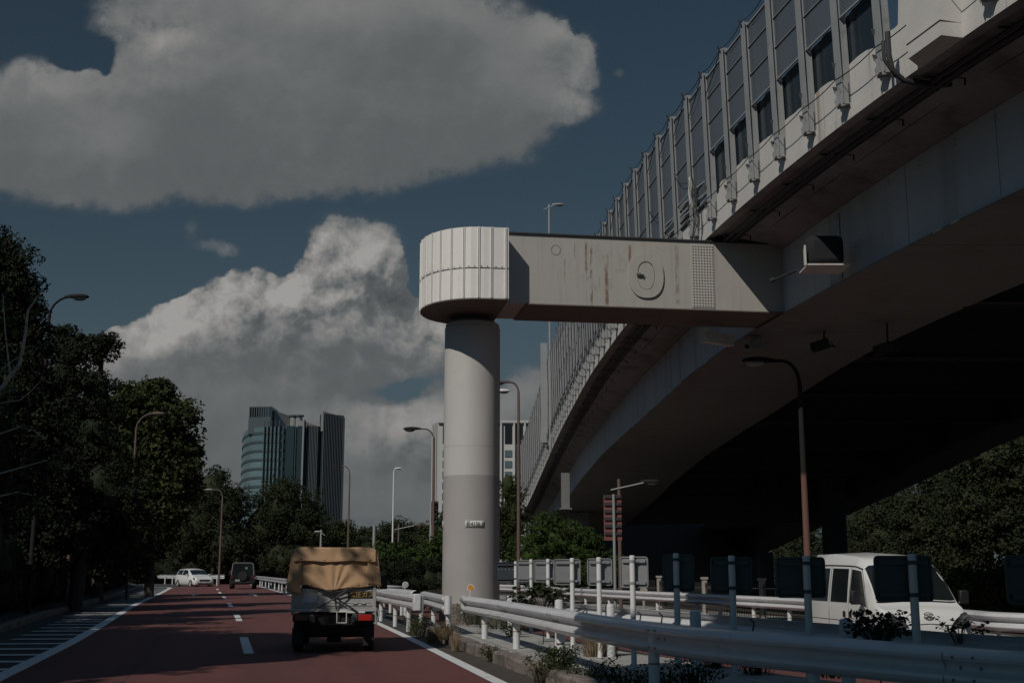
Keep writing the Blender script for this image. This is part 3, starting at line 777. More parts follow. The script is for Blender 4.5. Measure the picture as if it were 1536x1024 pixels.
# end of a steel joist with flared gusset
pJ = at(1056, 501, 31.2)
b = MB(); b.box(pJ + Vector((0, 0, .14)), (.24, .04, .06)); b.prism([(-.13, -.17), (.13, -.17), (.02, 0), (.13, .17), (-.13, .17)], pJ, (1, 0, 0), (0, 0, 1), (0, .05, 0))
b.bar(pJ + Vector((0, .3, 0)), pJ + Vector((.9, 1.0, 0)), .20, .30); b.build('joist_end', mat('joist_white', (.5, .48, .45), .6), ex, smooth=False)
# traffic sensors hung under the flange
for px, py, D in ((1132, 516, 33.2), (1231, 518, 32.5), (1326, 523, 31.5)):
    p = at(px, py, D); b = MB()
    b.bar(p + Vector((-.22, -.1, -.08)), p + Vector((.18, .1, .08)), .26, .28); b.bar(p + Vector((.2, 0, 0)), p + Vector((.45, .15, .0)), .05, .05); b.bar(p + Vector((.1, 0, .1)), (p.x + .12, p.y, boxZ(D) - .03), .05, .05)
    b.bar(p + Vector((.3, .05, .12)), p + Vector((.42, .08, -.05)), .03, .03)
    o = b.build('traffic_sensor', MATS['galvanised_post'] if px == 1132 else dark, ex, bevel=.03)
    q = MB(); q.tube([p + Vector((-.235, -.115, -.085)), p + Vector((-.27, -.13, -.10))], .07, 12); l_ = q.build('lens', black, ex); l_.parent = o

# parapet with ragged sealed top ---------------------------------------------------------------
posts = []
y = 13.2
while y < 99.5: posts.append(y); n_, t3 = nrm_at(y); y += 1.53 * t3.y
b = MB(); rng = random.Random(11)
top = []
ysd = ysteps(8, 99.8, .11)
def ptop(y):
    k = max([i for i, p in enumerate(posts) if p <= y] or [0]); t = (y - posts[k]) / 1.5
    t = min(max(t, 0), 1)
    near = 1 if y < 29.3 else .0
    base = .90 + .20 * math.sin(t * math.pi * .62 + .25) * near - .22 * (1 - t) ** 4 * near
    return base + .05 * mnoise.noise(Vector((y * 2.1, 0, 0))) + .025 * mnoise.noise(Vector((y * 7, 3, 0)))
for y in ysd:
    e = edgeX(y); z = edgeZ(y); h = ptop(y)
    if y < 20.2: h = 1.9
    b.v += [(e - .02, y, z - .01), (e - .02, y, z + .18), (e - .005, y, z + .19), (e - .005, y, z + h), (e + .16, y, z + h - .03), (e + .16, y, z + .2)]
for i in range(len(ysd) - 1):
    for k in range(5): a = 6 * i + k; b.f.append((a, a + 6, a + 7, a + 1))
b.build('parapet', parapet_m, ex, fix=False)
# bulge in the parapet near the camera: an emergency bay corner in painted steel
n_, t3 = nrm_at(18.9); c0 = Vector((edgeX(18.9), 18.9, edgeZ(18.9)))
b = MB(); b.prism([(-.5, -.01), (.75, -.01), (.45, .42), (-.5, .42)], c0 + Vector((0, 0, -.01)), t3, n_, (0, 0, 1.9)); b.prism([(-.5, -.01), (.77, -.01), (.47, .44), (-.52, .44)], c0 + Vector((0, 0, .25)), t3, n_, (0, 0, .02))
b.build('parapet_bay', parapet_m, ex, smooth=False)

# noise barrier ---------------------------------------------------------------------------------
nb_ = thing('noise_barrier', 'tall row of grey steel posts with dark mesh screens along the expressway edge', 'noise barrier', (3.6, 50, 9.3))
def post_mesh(H, mb, P0, n_, t3, top):
    # H section: outer flange, web, inner flange, leaning a little outward at the top
    for off, w_, d_ in ((.10, .235, .018), (-.08, .21, .014)):
        mb.prism([(-w_ / 2, 0), (w_ / 2, 0), (w_ / 2, d_), (-w_ / 2, d_)], P0 + n_ * off, t3, n_, top)
    mb.prism([(-.05, -.07), (.05, -.07), (.05, .10), (-.05, .10)], P0, t3, n_, top)
rng = random.Random(3)
for i, y in enumerate(posts):
    n_, t3 = nrm_at(y); e = Vector((edgeX(y), y, edgeZ(y))); H = topZ(y) - edgeZ(y) + rng.uniform(-.02, .03)
    near = y < 64
    if y < 20.2:
        H0 = H
    P0 = e + n_ * .07 + Vector((0, 0, .28)); tv = Vector((0, 0, H - .28)) + n_ * (.022 * H)
    m_ = MB(); post_mesh(H, m_, P0, n_, t3, tv)
    # foot bracket: notched plates on both sides and a bottom plate
    for sgn in (-1, 1):
        m_.prism([(0, 0), (.16, -.05), (.2, .12), (.15, .22), (.2, .34), (.10, .5), (0, .5)], P0 + t3 * (.095 * sgn) + n_ * -.02 - Vector((0, 0, .02)), n_, (0, 0, 1), t3 * .01)
    m_.box(P0 + n_ * .06 - Vector((0, 0, .01)), (.2, .22, .015))
    pm = m_.build('post', postgrey, nb_, smooth=False)
    if near:
        for zz, dd in ((.38, .14), (.88, .13)):
            h_ = MB()
            q = P0 + n_ * dd + Vector((0, 0, zz)) + t3 * .06
            h_.add([q, q + t3 * .10, q + t3 * .05 + Vector((0, 0, -.12)) + n_ * .03, q + t3 * .05 + Vector((0, 0, .02)) + n_ * .07], [(0, 1, 2), (0, 1, 3), (1, 2, 3), (0, 2, 3)])
            o = h_.build('cable_hook', dark, nb_, smooth=False); o.parent = pm
        h_ = MB(); q = P0 + tv + n_ * .12; h_.tube([q + Vector((0, 0, -.1)), q + n_ * .05, q + n_ * .08 + Vector((0, 0, .06))], .022, 5)
        o = h_.build('cable_hook', dark, nb_, smooth=False); o.parent = pm
# bays
def bay_quad(y0, y1, za, zb, d=0.0, thick=.02, wob=0.0, nseg=1):
    n0, t0 = nrm_at(y0); n1, t1 = nrm_at(y1); m_ = MB()
    def f(u, v):
        y = y0 + (y1 - y0) * u; n_, _ = nrm_at(y); e = Vector((edgeX(y), y, edgeZ(y)))
        za_ = za(y) if callable(za) else za; zb_ = zb(y) if callable(zb) else zb
        z = za_ + (zb_ - za_) * v
        return e + n_ * (d + .07 + .022 * z) + Vector((0, 0, z))
    m_.grid(f, nseg, 1); return m_
for i, (y0, y1) in enumerate(zip(posts, posts[1:])):
    g0 = .1; ya, yb = y0 + g0 * .3, y1 - g0 * .3; H = topZ(y0) - edgeZ(y0)
    near = y0 < 64
    if y0 < 20.0: lo = 1.95
    elif y0 < 29.3: lo = 2.05
    elif y0 < 33.5: lo = [1.5, 1.25, 1.0][i % 3] + .1
    else: lo = .95 if i % 4 else 1.05
    fr = MB()
    zz = [lo + .01, lo + (H - lo) * .36, lo + (H - lo) * .69, H - .1]
    if near:
        scm = bay_quad(ya, yb, lo, H - .08).build('mesh_screen', mesh_m, nb_, smooth=False, fix=False)
        for k, z in enumerate(zz):
            t_ = .03 if 0 < k < 3 else .07
            a, c_ = [Vector((edgeX(q), q, edgeZ(q))) + nrm_at(q)[0] * (.085 + .022 * z) + Vector((0, 0, z)) for q in (ya - .02, yb + .02)]
            fr = MB().bar(a, c_, .03, t_ * .55); o = fr.build('screen_rail', postgrey, nb_, smooth=False); o.parent = scm
    else:
        bay_quad(ya, yb, .9, H - .02).build('mesh_screen', postgrey, nb_, smooth=False, fix=False)
    if 20.0 <= y0 < 29.3:
        bay_quad(y0, y1, .3, lambda y: 2.12 + .07 * mnoise.noise(Vector((y * 3.3, 9, 0))), d=-.125, nseg=10).build('acrylic_sheet', acryl, nb_, smooth=False, fix=False)
    elif 29.3 <= y0 < 33.6:
        lv = MB()
        for q in range(4):
            z = .95 + q * .17; n_, _ = nrm_at(ya)
            a = Vector((edgeX(ya), ya, edgeZ(ya))) + n_ * .06 + Vector((0, 0, z)); c_ = Vector((edgeX(yb), yb, edgeZ(yb))) + nrm_at(yb)[0] * .06 + Vector((0, 0, z + .03))
            lv.bar(a, c_, .05, .06)
            if q % 2: lv.bar(a + n_ * .05 + Vector((0, .3, 0)), c_ + n_ * .05 - Vector((0, .3, 0)), .03, .04)
        lv.build('louvre_rails', postgrey, nb_, smooth=False)
        bay_quad(y0, y1, .3, lo, d=-.16).build('acrylic_sheet', acryl, nb_, smooth=False, fix=False)
# sagging cables: along the feet, along the tops, and diagonal slack loops
def cable_pts(f, a, b_, sag, n=6):
    out = []
    for k in range(n + 1):
        t = k / n; y = a + (b_ - a) * t; out.append(f(y) - Vector((0, 0, sag * 4 * t * (1 - t))))
    return out
cb = MB(); ct = MB(); cdg = MB(); SL = lambda p: MB().tube(p, .011, 4, False).build('slack_cable', cable_m, nb_)
for y0, y1 in zip(posts, posts[1:]):
    f1 = lambda y: Vector((edgeX(y), y, edgeZ(y) + .78)) + nrm_at(y)[0] * .26
    f2 = lambda y: Vector((edgeX(y), y, topZ(y) + .04)) + nrm_at(y)[0] * .28
    cb.tube(cable_pts(f1, y0, y1, .05), .013, 4, False)
    ct.tube(cable_pts(f2, y0, y1, .12), .010, 4, False)
    if 28 < y0 < 64:
        H = topZ(y0) - edgeZ(y0); n_, _ = nrm_at(y0)
        p = f2(y0); q = Vector((edgeX(y1), y1, edgeZ(y1) + H * .86)) + n_ * .2; SL([p, (p + q) / 2 - Vector((0, 0, .1)), q])
        if rng.random() < .7:
            p = Vector((edgeX(y0), y0, edgeZ(y0) + H * .42)) + n_ * .2; q = Vector((edgeX(y1), y1, edgeZ(y1) + H * .6)) + n_ * .2; SL([p, (p + q) / 2 - Vector((0, 0, .15)), q])
    if y0 > 32:
        p = f1(y0) + Vector((0, 0, -.3)); cdg.tube([p, f1((y0 + y1) / 2) + Vector((0, 0, .35)), f1(y1) + Vector((0, 0, -.25))], .012, 4, False)
cb.build('foot_cable', cable_m, nb_); ct.build('top_cable', cable_m, nb_); cdg.build('loop_cable', cable_m, nb_)
# taller joint posts
for px, D in ((820, 73.5), (816, 75)):
    b = MB(); x = edgeX(D) - .1; b.box((x - .3, D, (edgeZ(D) + .6 + at(820, 515, D).z) / 2), (.42, .4, at(820, 515, D).z - edgeZ(D) - .6)); b.build('joint_post', postgrey if px == 820 else parapet_m, nb_, smooth=False)
    break
# torn patch near the pier
pt = at(1034, 290, 30.6)
b = MB(); b.grid(lambda u, v: pt + Vector((-.02 + .10 * u + .02 * math.sin(v * 9), -.05 + .06 * u, -.40 + .8 * v + .05 * math.sin(u * 5))), 4, 10); b.build('torn_sheet', parapet_m, nb_, thick=.01)
b = MB()
for k in range(5): b.tube([pt + Vector((.05 + .03 * k, -.08, .5 - .1 * k)), pt + Vector((.1 + .05 * math.sin(k), -.12, .0)), pt + Vector((.12 + .03 * k, -.1, -.6 - .04 * k)), pt + Vector((.02 + .05 * math.sin(k * 3), -.1, -1.3))], .012, 4)
b.build('cable_bundle', dark, nb_)
# ------------------------------------------------------------------ guard rails
def spline(pts, n=8):
    P_ = [Vector(p) for p in pts]; P_ = [P_[0] * 2 - P_[1]] + P_ + [P_[-1] * 2 - P_[-2]]; out = []
    for i in range(1, len(P_) - 2):
        p0, p1, p2, p3 = P_[i - 1:i + 3]
        for k in range(n):
            t = k / n
            out.append(.5 * ((2 * p1) + (p2 - p0) * t + (2 * p0 - 5 * p1 + 4 * p2 - p3) * t * t + (3 * p1 - p0 - 3 * p2 + p3) * t ** 3))
    out.append(P_[-2]); return out
WPROF = [(a_ * 1.3, b_) for a_, b_ in [(0, 0), (.012, -.004), (.05, -.022), (.075, -.045), (.085, -.075), (.078, -.10), (.03, -.13), (.012, -.150), (.008, -.165), (.012, -.180), (.03, -.20), (.078, -.23), (.085, -.255), (.075, -.285), (.05, -.308), (.012, -.326), (0, -.33)]]
def path_frame(path, i):
    d = path[min(i + 1, len(path) - 1)] - path[max(i - 1, 0)]; d.z = 0; d.normalize()
    return d, Vector((d.y, -d.x, 0))
def near_pt(path, y=None, x=None):
    return min(range(len(path)), key=lambda i: abs(path[i].y - y) if y is not None else abs(path[i].x - x))
mat('postgrey_dark', (.16, .16, .165), .6)
def guardrail(label, pts, posts_, zbase, group, endcap=None, postr=.057, back=-.05, posth=None, n=8, joints_=True, mt=None, name='guardrail', reflectors=()):
    path = spline(pts, n) if n else [Vector(p) for p in pts]
    c0 = path[len(path) // 2]; t = thing(name, label, 'guardrail', (c0.x, c0.y, zbase), 0, group)
    b = MB(); b.sweep(path, WPROF); bm_ = b.build('beam', mt or railw, t, thick=.005, fix=False)
    if joints_:
        acc = 0; last = path[0]
        for i in range(1, len(path)):
            acc += (path[i] - path[i - 1]).length
            if acc > 3.9:
                acc = 0; d, rt = path_frame(path, i); j = MB()
                j.tube([path[i] - d * .16 + rt * (a + .003) + Vector((0, 0, b_)) for a, b_ in WPROF], .0035, 4)
                for sgn in (-1, 1):
                    for zz, lt in ((-.075, .095), (-.165, .018), (-.255, .095)):
                        j.dome(path[i] + d * (.08 * sgn + (.04 if zz == -.165 else 0)) + rt * (lt + .018 * (lt > .05)) + Vector((0, 0, zz)), rt, .014, .012)
                o = j.build('lap_joint', MATS['postgrey_dark'], t); o.parent = bm_
    for q in posts_:
        i = near_pt(path, y=q) if not isinstance(q, tuple) else near_pt(path, x=q[0])
        d, rt = path_frame(path, i); p = path[i] + rt * back
        h = (posth if posth is not None else -.03)
        b = MB(); b.tube([(p.x, p.y, zbase - .1), (p.x, p.y, p.z + h), (p.x, p.y, p.z + h + .012)], [postr, postr, postr * .75], 14)
        po = b.build('post', railp, t)
        b = MB(); b.tube([(p.x, p.y, zbase + .27), (p.x, p.y, zbase + .285)], postr * 1.04, 14); o = b.build('rust_band', MATS['rust_band'], t); o.parent = po
        if back < 0 and posth is None:
            b = MB(); b.bar(p + Vector((0, 0, -.165)), p + rt * (-back + .02) + Vector((0, 0, -.165)), .08, .06); o = b.build('spacer', railp, t, smooth=False); o.parent = po
    if endcap == 'square':
        d, rt = path_frame(path, len(path) - 1); e = path[-1]
        b = MB(); b.box(e + rt * .05 + Vector((0, 0, -.165)), (.2, .16, .36), rz=math.atan2(d.y, d.x)); b.build('end_plate', railp, t, bevel=.02)
    if endcap == 'round':
        d, rt = path_frame(path, len(path) - 1); e = path[-1]
        b = MB(); prof = []
        for k in range(9): a = R(-90 + 180 * k / 8); prof.append((math.cos(a) * .10, math.sin(a) * .075 + .02))
        vs = [tuple(e + d * (x_ - .02) + rt * y_ + Vector((0, 0, z_))) for z_ in (.01, -.35) for x_, y_ in prof]
        b.add(vs, [(k, k + 1, k + 10, k + 9) for k in range(8)] + [tuple(range(9)), tuple(range(17, 8, -1))]); b.build('rounded_end', railp, t)
    if endcap == 'tuck':
        d, rt = path_frame(path, 0); e = path[0]
        b = MB(); b.bar(e + Vector((0, 0, -.165)) - d * .06 + rt * .03, e + Vector((0, 0, -.165)) + d * .02 + rt * .03, .09, .35); b.build('end_plate', railp, t, smooth=False)
    return t, path
mat('rust_band', (.24, .12, .08), .8)
def xy(px, D, z): return (gx(px, D), D, z)
GR = 'white corrugated guardrails lining the carriageways'
mr, mpath = guardrail('long white double-ridged guardrail nearest the camera, curving off to the right and half in shade',
    [xy(698, 25, .855), xy(740, 22.3, .85), xy(790, 19.3, .85), xy(851, 16.5, .845), xy(920, 14.6, .83), xy(1000, 13.2, .81), xy(1090, 12.1, .805), xy(1200, 11.2, .80), xy(1360, 10.4, .775), xy(1536, 9.9, .74), (5.6, 9.5, .72), (7.6, 9.2, .7)],
    [23.2, 20.3, 17.3], .10, GR, endcap='tuck', postr=.058)
for px, D in ((978, 13.5), (1212, 11.2), (1480, 10.1)):
    p = Vector(xy(px, D, .78)); b = MB(); b.tube([(p.x, p.y, -.2), (p.x, p.y, .72)], .062, 14); po = b.build('post', railp, mr)
    b = MB(); b.tube([(p.x, p.y, .37), (p.x, p.y, .385)], .0645, 14); o = b.build('rust_band', MATS['rust_band'], mr); o.parent = po
sr, spath = guardrail('white guardrail with round capped posts, seen from its back behind the row of signs',
    [xy(752, 27.5, .82), xy(778, 24.8, .82), xy(850, 21.4, .82), xy(914, 19.3, .81), xy(1000, 17.6, .80), xy(1100, 15.9, .79), xy(1206, 14.4, .78), xy(1360, 12.8, .77), xy(1536, 11.6, .76), (7.0, 10.9, .75)][::-1],
    [], .05, GR, joints_=False)
for px, D in ((766, 24.6), (838, 21.3), (914, 18.6), (1041, 15.6), (1265, 13.0)):
    x = gx(px, D); b = MB(); b.tube([(x, D, .0), (x, D, .83), (x, D, .86), (x, D, .875)], [.072, .072, .068, .04], 16); b.build('post', railp, sr)
for px, D in ((880, 20), (960, 18), (992, 17.5), (1128, 15.2)):
    p = Vector(xy(px, D, .62)); b = MB(); b.tube([p + Vector((-.05, 0, .16)), p + Vector((0, 0, .12)), p + Vector((-.03, 0, -.05)), p + Vector((.02, 0, -.15))], .012, 5); b.build('wire_tie', dark, sr)
fr_, fpath = guardrail('white guardrail behind the white van on the far edge of the opposite carriageway',
    [(gx(745, 65) - 14, 88, .62), (gx(745, 65), 65, .62), (gx(860, 51.6), 51.6, .62), (gx(1000, 42), 42, .63), (gx(1100, 36.9), 36.9, .63), (gx(1206, 32.7), 32.7, .63), (gx(1330, 27), 27.3, .64), (gx(1450, 23.1), 23.1, .64), (gx(1536, 21.3), 21.3, .64), (11.6, 17, .64), (13, 12, .64)],
    [84, 79, 75, 71, 67, 63.5, 60, 56.5, 53.5, 50.5, 47.5, 45, 42.5, 40, 38, 36, 34, 32, 30, 28, 26, 24, 22, 20], -.2, GR, postr=.06)
ra, rap = guardrail('white guardrail running beside the canvas-topped truck and ending in a square plate',
    [(rightline(y) + .28, y, .83) for y in (112, 100, 88, 76, 66, 57, 49, 42)] + [xy(548, 37.5, .84), xy(567, 34.5, .85), xy(600, 29.6, .85), xy(629, 26.7, .85)],
    [108, 104, 100, 96, 92, 88, 84, 80, 76, 72, 68, 64, 60, 56, 52, 48, 44, 40, 37, 34, 31, 28.4, 26.8], -.02, GR, endcap='square')
ra2, _ = guardrail('dusty second guardrail visible over the one beside the truck',
    [(rightline(y) + 1.7, y, .84) for y in (46, 40)] + [xy(572, 37.5, .85), xy(600, 34, .86), xy(625, 31.3, .86)][0:3], [44, 41, 36.5, 33.2], -.02, GR)
rb, rbp = guardrail('short bent white guardrail with a rounded end just left of the grey column',
    [(gx(668, 33), 33.2, .86), (gx(650, 31.8), 31.8, .86), (gx(637.5, 30.4), 30.4, .86), (gx(640, 29.6), 29.6, .86), (gx(655, 27.2), 27.2, .86), (gx(674, 24.6), 24.6, .86)], [28.2, 25.0], .08, GR, endcap='round', n=5)
rl, _ = guardrail('short distant white guardrail at the left, in front of which the white car stands', [xy(336, 108, .95), xy(300, 112, .9), xy(256, 118, .9), xy(235, 122, .9)], [109, 111, 113, 115, 117, 119], 0, GR, joints_=False)

# round delineators on the rails
def reflector(label, px, py, D, m_, zr):
    p = at(px, py, D); t = thing('delineator', label, 'reflector', (p.x, p.y, zr), 0, 'round delineators on the guardrails')
    b = MB(); b.bar((p.x - .03, p.y, zr), (p.x + .0, p.y, p.z - .03), .035, .012); b.build('bracket', railp, t, smooth=False)
    b = MB(); b.tube([p + Vector((0, .015, 0)), p + Vector((0, -.005, 0))], .072, 20); b.build('housing', railp, t)
    b = MB(); b.tube([p + Vector((0, -.006, 0)), p + Vector((0, -.012, 0))], .058, 20); b.build('lens', m_, t)
amber = mat('amber_reflector', (.62, .26, .04), .25)
greyr = mat('grey_reflector', (.35, .35, .35), .3)
reflector('amber round reflector on the guardrail in front of the grey column', 706, 881, 24.5, amber, .80)
reflector('plain grey round reflector on the guardrail between truck and column', 608, 876.5, 28.8, greyr, .80)
reflector('amber round reflector at the right edge of the canvas-topped truck', 569.5, 876, 34.2, amber, .80)

# ------------------------------------------------------------------ sign boards seen from behind
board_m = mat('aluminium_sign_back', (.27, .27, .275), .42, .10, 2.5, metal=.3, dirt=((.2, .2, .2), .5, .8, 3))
board_shaded = mat('shaded_sign_back', (.05, .068, .068), .5, .10, 2.5, dirt=((.035, .045, .05), .5, .8, 3))  # darker copy of the sign back, shade put into its colour
white_pole = mat('white_sign_pole', (.66, .655, .64), .45, .04, 3, dirt=((.45, .42, .38), .6, .8, 4))
def signboard(label, px, D, x0, x1, y0, y1, zb, m_, rail=True, zrot=0.0, dots=False):
    x = gx(px, D); ztop_ = at(px, y0, D).z
    t = thing('sign_board', label, 'road sign', (x, D, zb), 0, 'small road signs on white poles seen from behind')
    b = MB(); b.tube([(x, D - .05, zb - .1), (x, D - .05, ztop_ + .01), (x, D - .05, ztop_ + .022)], [.038, .038, .03], 14); b.build('pole', white_pole, t)
    xa, xb = gx(x0, D), gx(x1, D); za, zb_ = at(px, y1, D).z, ztop_; r = .03
    b = MB(); poly = []
    for cx_, cz_, a0 in ((xa + r, za + r, 180), (xb - r, za + r, 270), (xb - r, zb_ - r, 0), (xa + r, zb_ - r, 90)):
        for k in range(4): a = R(a0 + 30 * k); poly.append((cx_ + r * math.cos(a), cz_ + r * math.sin(a)))
    tl = math.tan(zrot); b.prism(poly, (0, D + .02 - tl * x, 0), (1, tl, 0), (0, 0, 1), (0, .012, 0)); bd = b.build('board', m_, t, smooth=False)
    # turned-in rim
    b = MB()
    for (p, q) in zip(poly, poly[1:] + poly[:1]): b.bar((p[0], D + .012 + tl * (p[0] - x), p[1]), (q[0], D + .012 + tl * (q[0] - x), q[1]), .018, .016)
    o = b.build('rim', m_, t, smooth=False); o.parent = bd
    for zc in (za + .055, zb_ - .055):
        b = MB(); b.bar((xa + .03, D + .0 + tl * (xa - x), zc), (xb - .03, D + .0 + tl * (xb - x), zc), .035, .04); o = b.build('back_rail', m_, t, smooth=False); o.parent = bd
        b = MB(); b.tube([(x, D - .05, zc - .018), (x, D - .05, zc + .018)], .043, 14); b.box((x + .055, D - .03, zc), (.05, .04, .03)); b.build('clamp', postgrey if m_ is board_m else board_shaded, t)
    if dots:
        b = MB()
        for u in (.12, .3, .5, .72, .9):
            for v in (.16, .38, .62, .85):
                if (int(u * 10) + int(v * 10)) % 2: b.dome((xa + (xb - xa) * u, D + .018, za + (zb_ - za) * v), (0, -1, 0), .008, .004)
        o = b.build('rivets', railp, t); o.parent = bd
    return t
navy = mat('navy_panel', (.035, .042, .052), .5, .1, 3)
signboard('dark navy sign back with bright rivets, immediately right of the grey column', 773.5, 28.4, 744, 772, 843, 871, .1, navy, dots=True)
signboard('pale grey sign back on the second white pole from the column', 796.6, 26.0, 775, 806, 840, 871, .1, board_m)
signboard('pale grey sign back on the third white pole from the column, overlapping its neighbour', 822, 23.6, 801, 838, 839.5, 872, .1, board_m)
signboard('wide sunlit sign back with clamps on its right side, fourth pole from the column', 858, 20.4, 831, 870, 838.5, 876, .1, board_m)
signboard('narrow sunlit sign back standing alone left of the dark pole of the striped board', 898, 18.5, 881.5, 917.5, 837.5, 877, .1, board_m)
signboard('half-shaded sign back just right of the dark pole of the striped board', 948, 16.6, 931, 971, 835, 880, .1, board_m, zrot=-.2)
signboard('dark sign back with a shaded pole, two poles left of the big curved lamp', 1013.5, 15.0, 996, 1040, 832, 886, .1, board_shaded, zrot=-.15)
signboard('dark sign back with two light inner panels left of the big curved lamp', 1096.5, 13.4, 1067, 1127, 836, 889, .1, board_shaded)
signboard('broad dark sign back hiding the rear of the white van', 1208, 12.2, 1165, 1237, 836, 895, .05, board_shaded)
signboard('largest dark sign back, in front of the windscreen of the white van', 1366, 11.0, 1313, 1397, 834, 901, .05, board_shaded)
signboard('dark sign back cut off by the right edge of the picture', 1556, 10.2, 1510, 1602, 833, 905, .05, board_shaded)

# red striped board with its pole, and the pole lamp beside it
stripe_m = mat('dull_red_board', (.17, .06, .055), .7, .1)
x = gx(922, 47); t = thing('striped_board', 'tall narrow board of dull red slats on a thin grey pole under the expressway', 'road sign', (x, 47, -.1))
b = MB(); b.tube([(x, 46.95, -.2), (x, 46.95, at(922, 741, 47).z)], .055, 10); b.build('pole', postgrey, t)
b = MB(); b.box(((gx(907, 47) + gx(934, 47)) / 2, 47.06, (at(0, 742, 47).z + at(0, 810, 47).z) / 2), (gx(934, 47) - gx(907, 47), .03, at(0, 742, 47).z - at(0, 810, 47).z)); bd = b.build('board', stripe_m, t, smooth=False)
for k in range(6):
    z = at(0, 743.5 + k * 11, 47).z; b = MB(); b.box(((gx(908, 47) + gx(933.5, 47)) / 2, 47.01, z - .03), (.66, .07, .11)); o = b.build('slat', dark, t, smooth=False); o.parent = bd

# ------------------------------------------------------------------ street lamps
rustpole = mat('rusty_lamp_pole', (.115, .085, .075), .7, .15, 1.2, dirt=((.13, .065, .045), .45, .6, 1.5))
greypole = mat('grey_lamp_pole', (.30, .30, .29), .5, .08, 1)
darkpole = mat('dark_lamp_pole', (.02, .019, .018), .8, .1, spec=.2)
def rust_below_shade(nt, tc, c):
    x, y, z = xyz(nt, tc); return mix(nt, z.smooth(4.1, 3.9), c, (.15, .08, .065))
bigpole = mat('big_lamp_pole', (.018, .017, .016), .8, .1, extra=rust_below_shade, spec=.2)  # near-black upper pole carries the deck's shade in its colour; rust tone below
glassl = mat('lamp_bowl', (.22, .23, .23), .2)
def lamp(label, px, D, ytop, pxhead, style='arc', m_=None, r=.07, zb=-.1, headm=None, hs=1.0, group='street lamps along the road', yhead=None):
    x = gx(px, D); zt = at(px, ytop, D).z; L = slope(pxhead, ytop)[0] * D - x; sg = 1 if L > 0 else -1; L = abs(L)
    t = thing('street_lamp', label, 'street lamp', (x, D, zb), 0, group); headm = headm or m_
    zh = at(px, yhead, D).z if yhead else None
    b = MB()
    if style == 'arc':
        rr = min(L * .75, 1.3); pts = [(x, D, zb - .2), (x, D, zb + 3.0), (x, D, zt - rr)]
        for k in range(1, 8): a = R(90 * k / 7); pts.append((x + sg * rr * (1 - math.cos(a)), D, zt - rr + rr * math.sin(a)))
        pts.append((x + sg * (L - .25), D, zt + .02)); rs = [r * 1.15, r * 1.1] + [r * .8] + [r * .6] * 8
    elif style == 'cane':
        rr = L * .42; pts = [(x, D, zb - .2), (x, D, zb + 3.0), (x, D, zt - rr * 1.4)]
        for k in range(1, 8): a = R(90 * k / 7); pts.append((x + sg * rr * (1 - math.cos(a)), D, zt - rr * 1.4 + rr * 1.4 * math.sin(a)))
        pts.append((x + sg * (L - .3), D, zt)); rs = [r * 1.1, r, r * .75] + [r * .55] * 8
    elif style == 'side':
        pts = [(x, D, zb - .2), (x, D, zt)]; rs = [r, r * .8]
    b.tube(pts, rs, 10); pole = b.build('pole', m_, t)
    if style == 'side':
        za = zh if zh is not None else zt
        a0 = Vector((x - sg * .35, D - .06, za - .35)); a1 = Vector((x + sg * (L - .3), D - .06, za - .05))
        b = MB(); b.tube([a0, a1], .03, 8); b.build('arm', greypole if m_ is rustpole else m_, t); hx = x + sg * L; hz = za
    else: hx = x + sg * L; hz = zt
    # cobra head: flattened teardrop with a bowl below
    b = MB(); n = 14; prof = [(-.42, .03, .03), (-.36, .06, .05), (-.2, .12, .08), (.0, .16, .09), (.18, .15, .08), (.3, .10, .05), (.35, .02, .01)]
    for xx, wy, hz_ in prof:
        for k in range(n): a = 2 * math.pi * k / n; b.v.append((hx + sg * xx * hs, D + wy * math.cos(a) * hs, hz + max(hz_ * math.sin(a), -hz_ * .45) * hs))
    for i in range(len(prof) - 1):
        for k in range(n): b.f.append((i * n + k, i * n + (k + 1) % n, (i + 1) * n + (k + 1) % n, (i + 1) * n + k))
    b.f += [tuple(range(n)), tuple((len(prof) - 1) * n + k for k in range(n))]
    hd = b.build('lamp_head', headm, t)
    b = MB()
    for i, q in enumerate((1, .9, .6, .1)):
        for k in range(12): a = 2 * math.pi * k / 12; b.v.append((hx + sg * .06 * hs + .22 * q * hs * math.cos(a), D + .12 * q * hs * math.sin(a), hz - (.03 + [0, .05, .085, .10][i]) * hs))
    for i in range(3):
        for k in range(12): b.f.append((i * 12 + k, i * 12 + (k + 1) % 12, (i + 1) * 12 + (k + 1) % 12, (i + 1) * 12 + k))
    b.f.append(tuple(36 + k for k in range(12))); o = b.build('bowl', glassl, t); o.parent = hd
    return t
lamp('dark street lamp whose arm reaches out of the tall tree at far left', 46, 36.5, 445, 117, 'arc', darkpole, .062, hs=1.0)
lamp('thin brown street lamp in front of the broad-leaved tree on the left', 192, 57, 620, 238, 'arc', rustpole, .058, hs=.9)
lamp('distant street lamp with a rusty foot behind the white car', 329, 103, 734, 312, 'cane', rustpole, .085, headm=greypole)
lamp('slender street lamp curving left in front of the glass tower edge', 521, 85, 699, 504, 'cane', rustpole, .07, headm=darkpole)
lamp('tall straight white lamp pole with a tiny head, left of the white office block', 588, 95, 702, 598, 'arc', MATS['white_sign_pole'], .06, hs=.8)
lamp('rusty street lamp with a drooping head left of the grey column', 649, 62, 643, 617, 'cane', rustpole, .07, headm=darkpole, hs=1.25)
lamp('rusty street lamp curving behind the right side of the grey column', 778, 46.5, 573, 750, 'cane', rustpole, .068, hs=1.0)
lamp('short white lamp head peeping out right of the grey column', 741, 54, 586, 754, 'arc', MATS['white_sign_pole'], .05, hs=1.0)
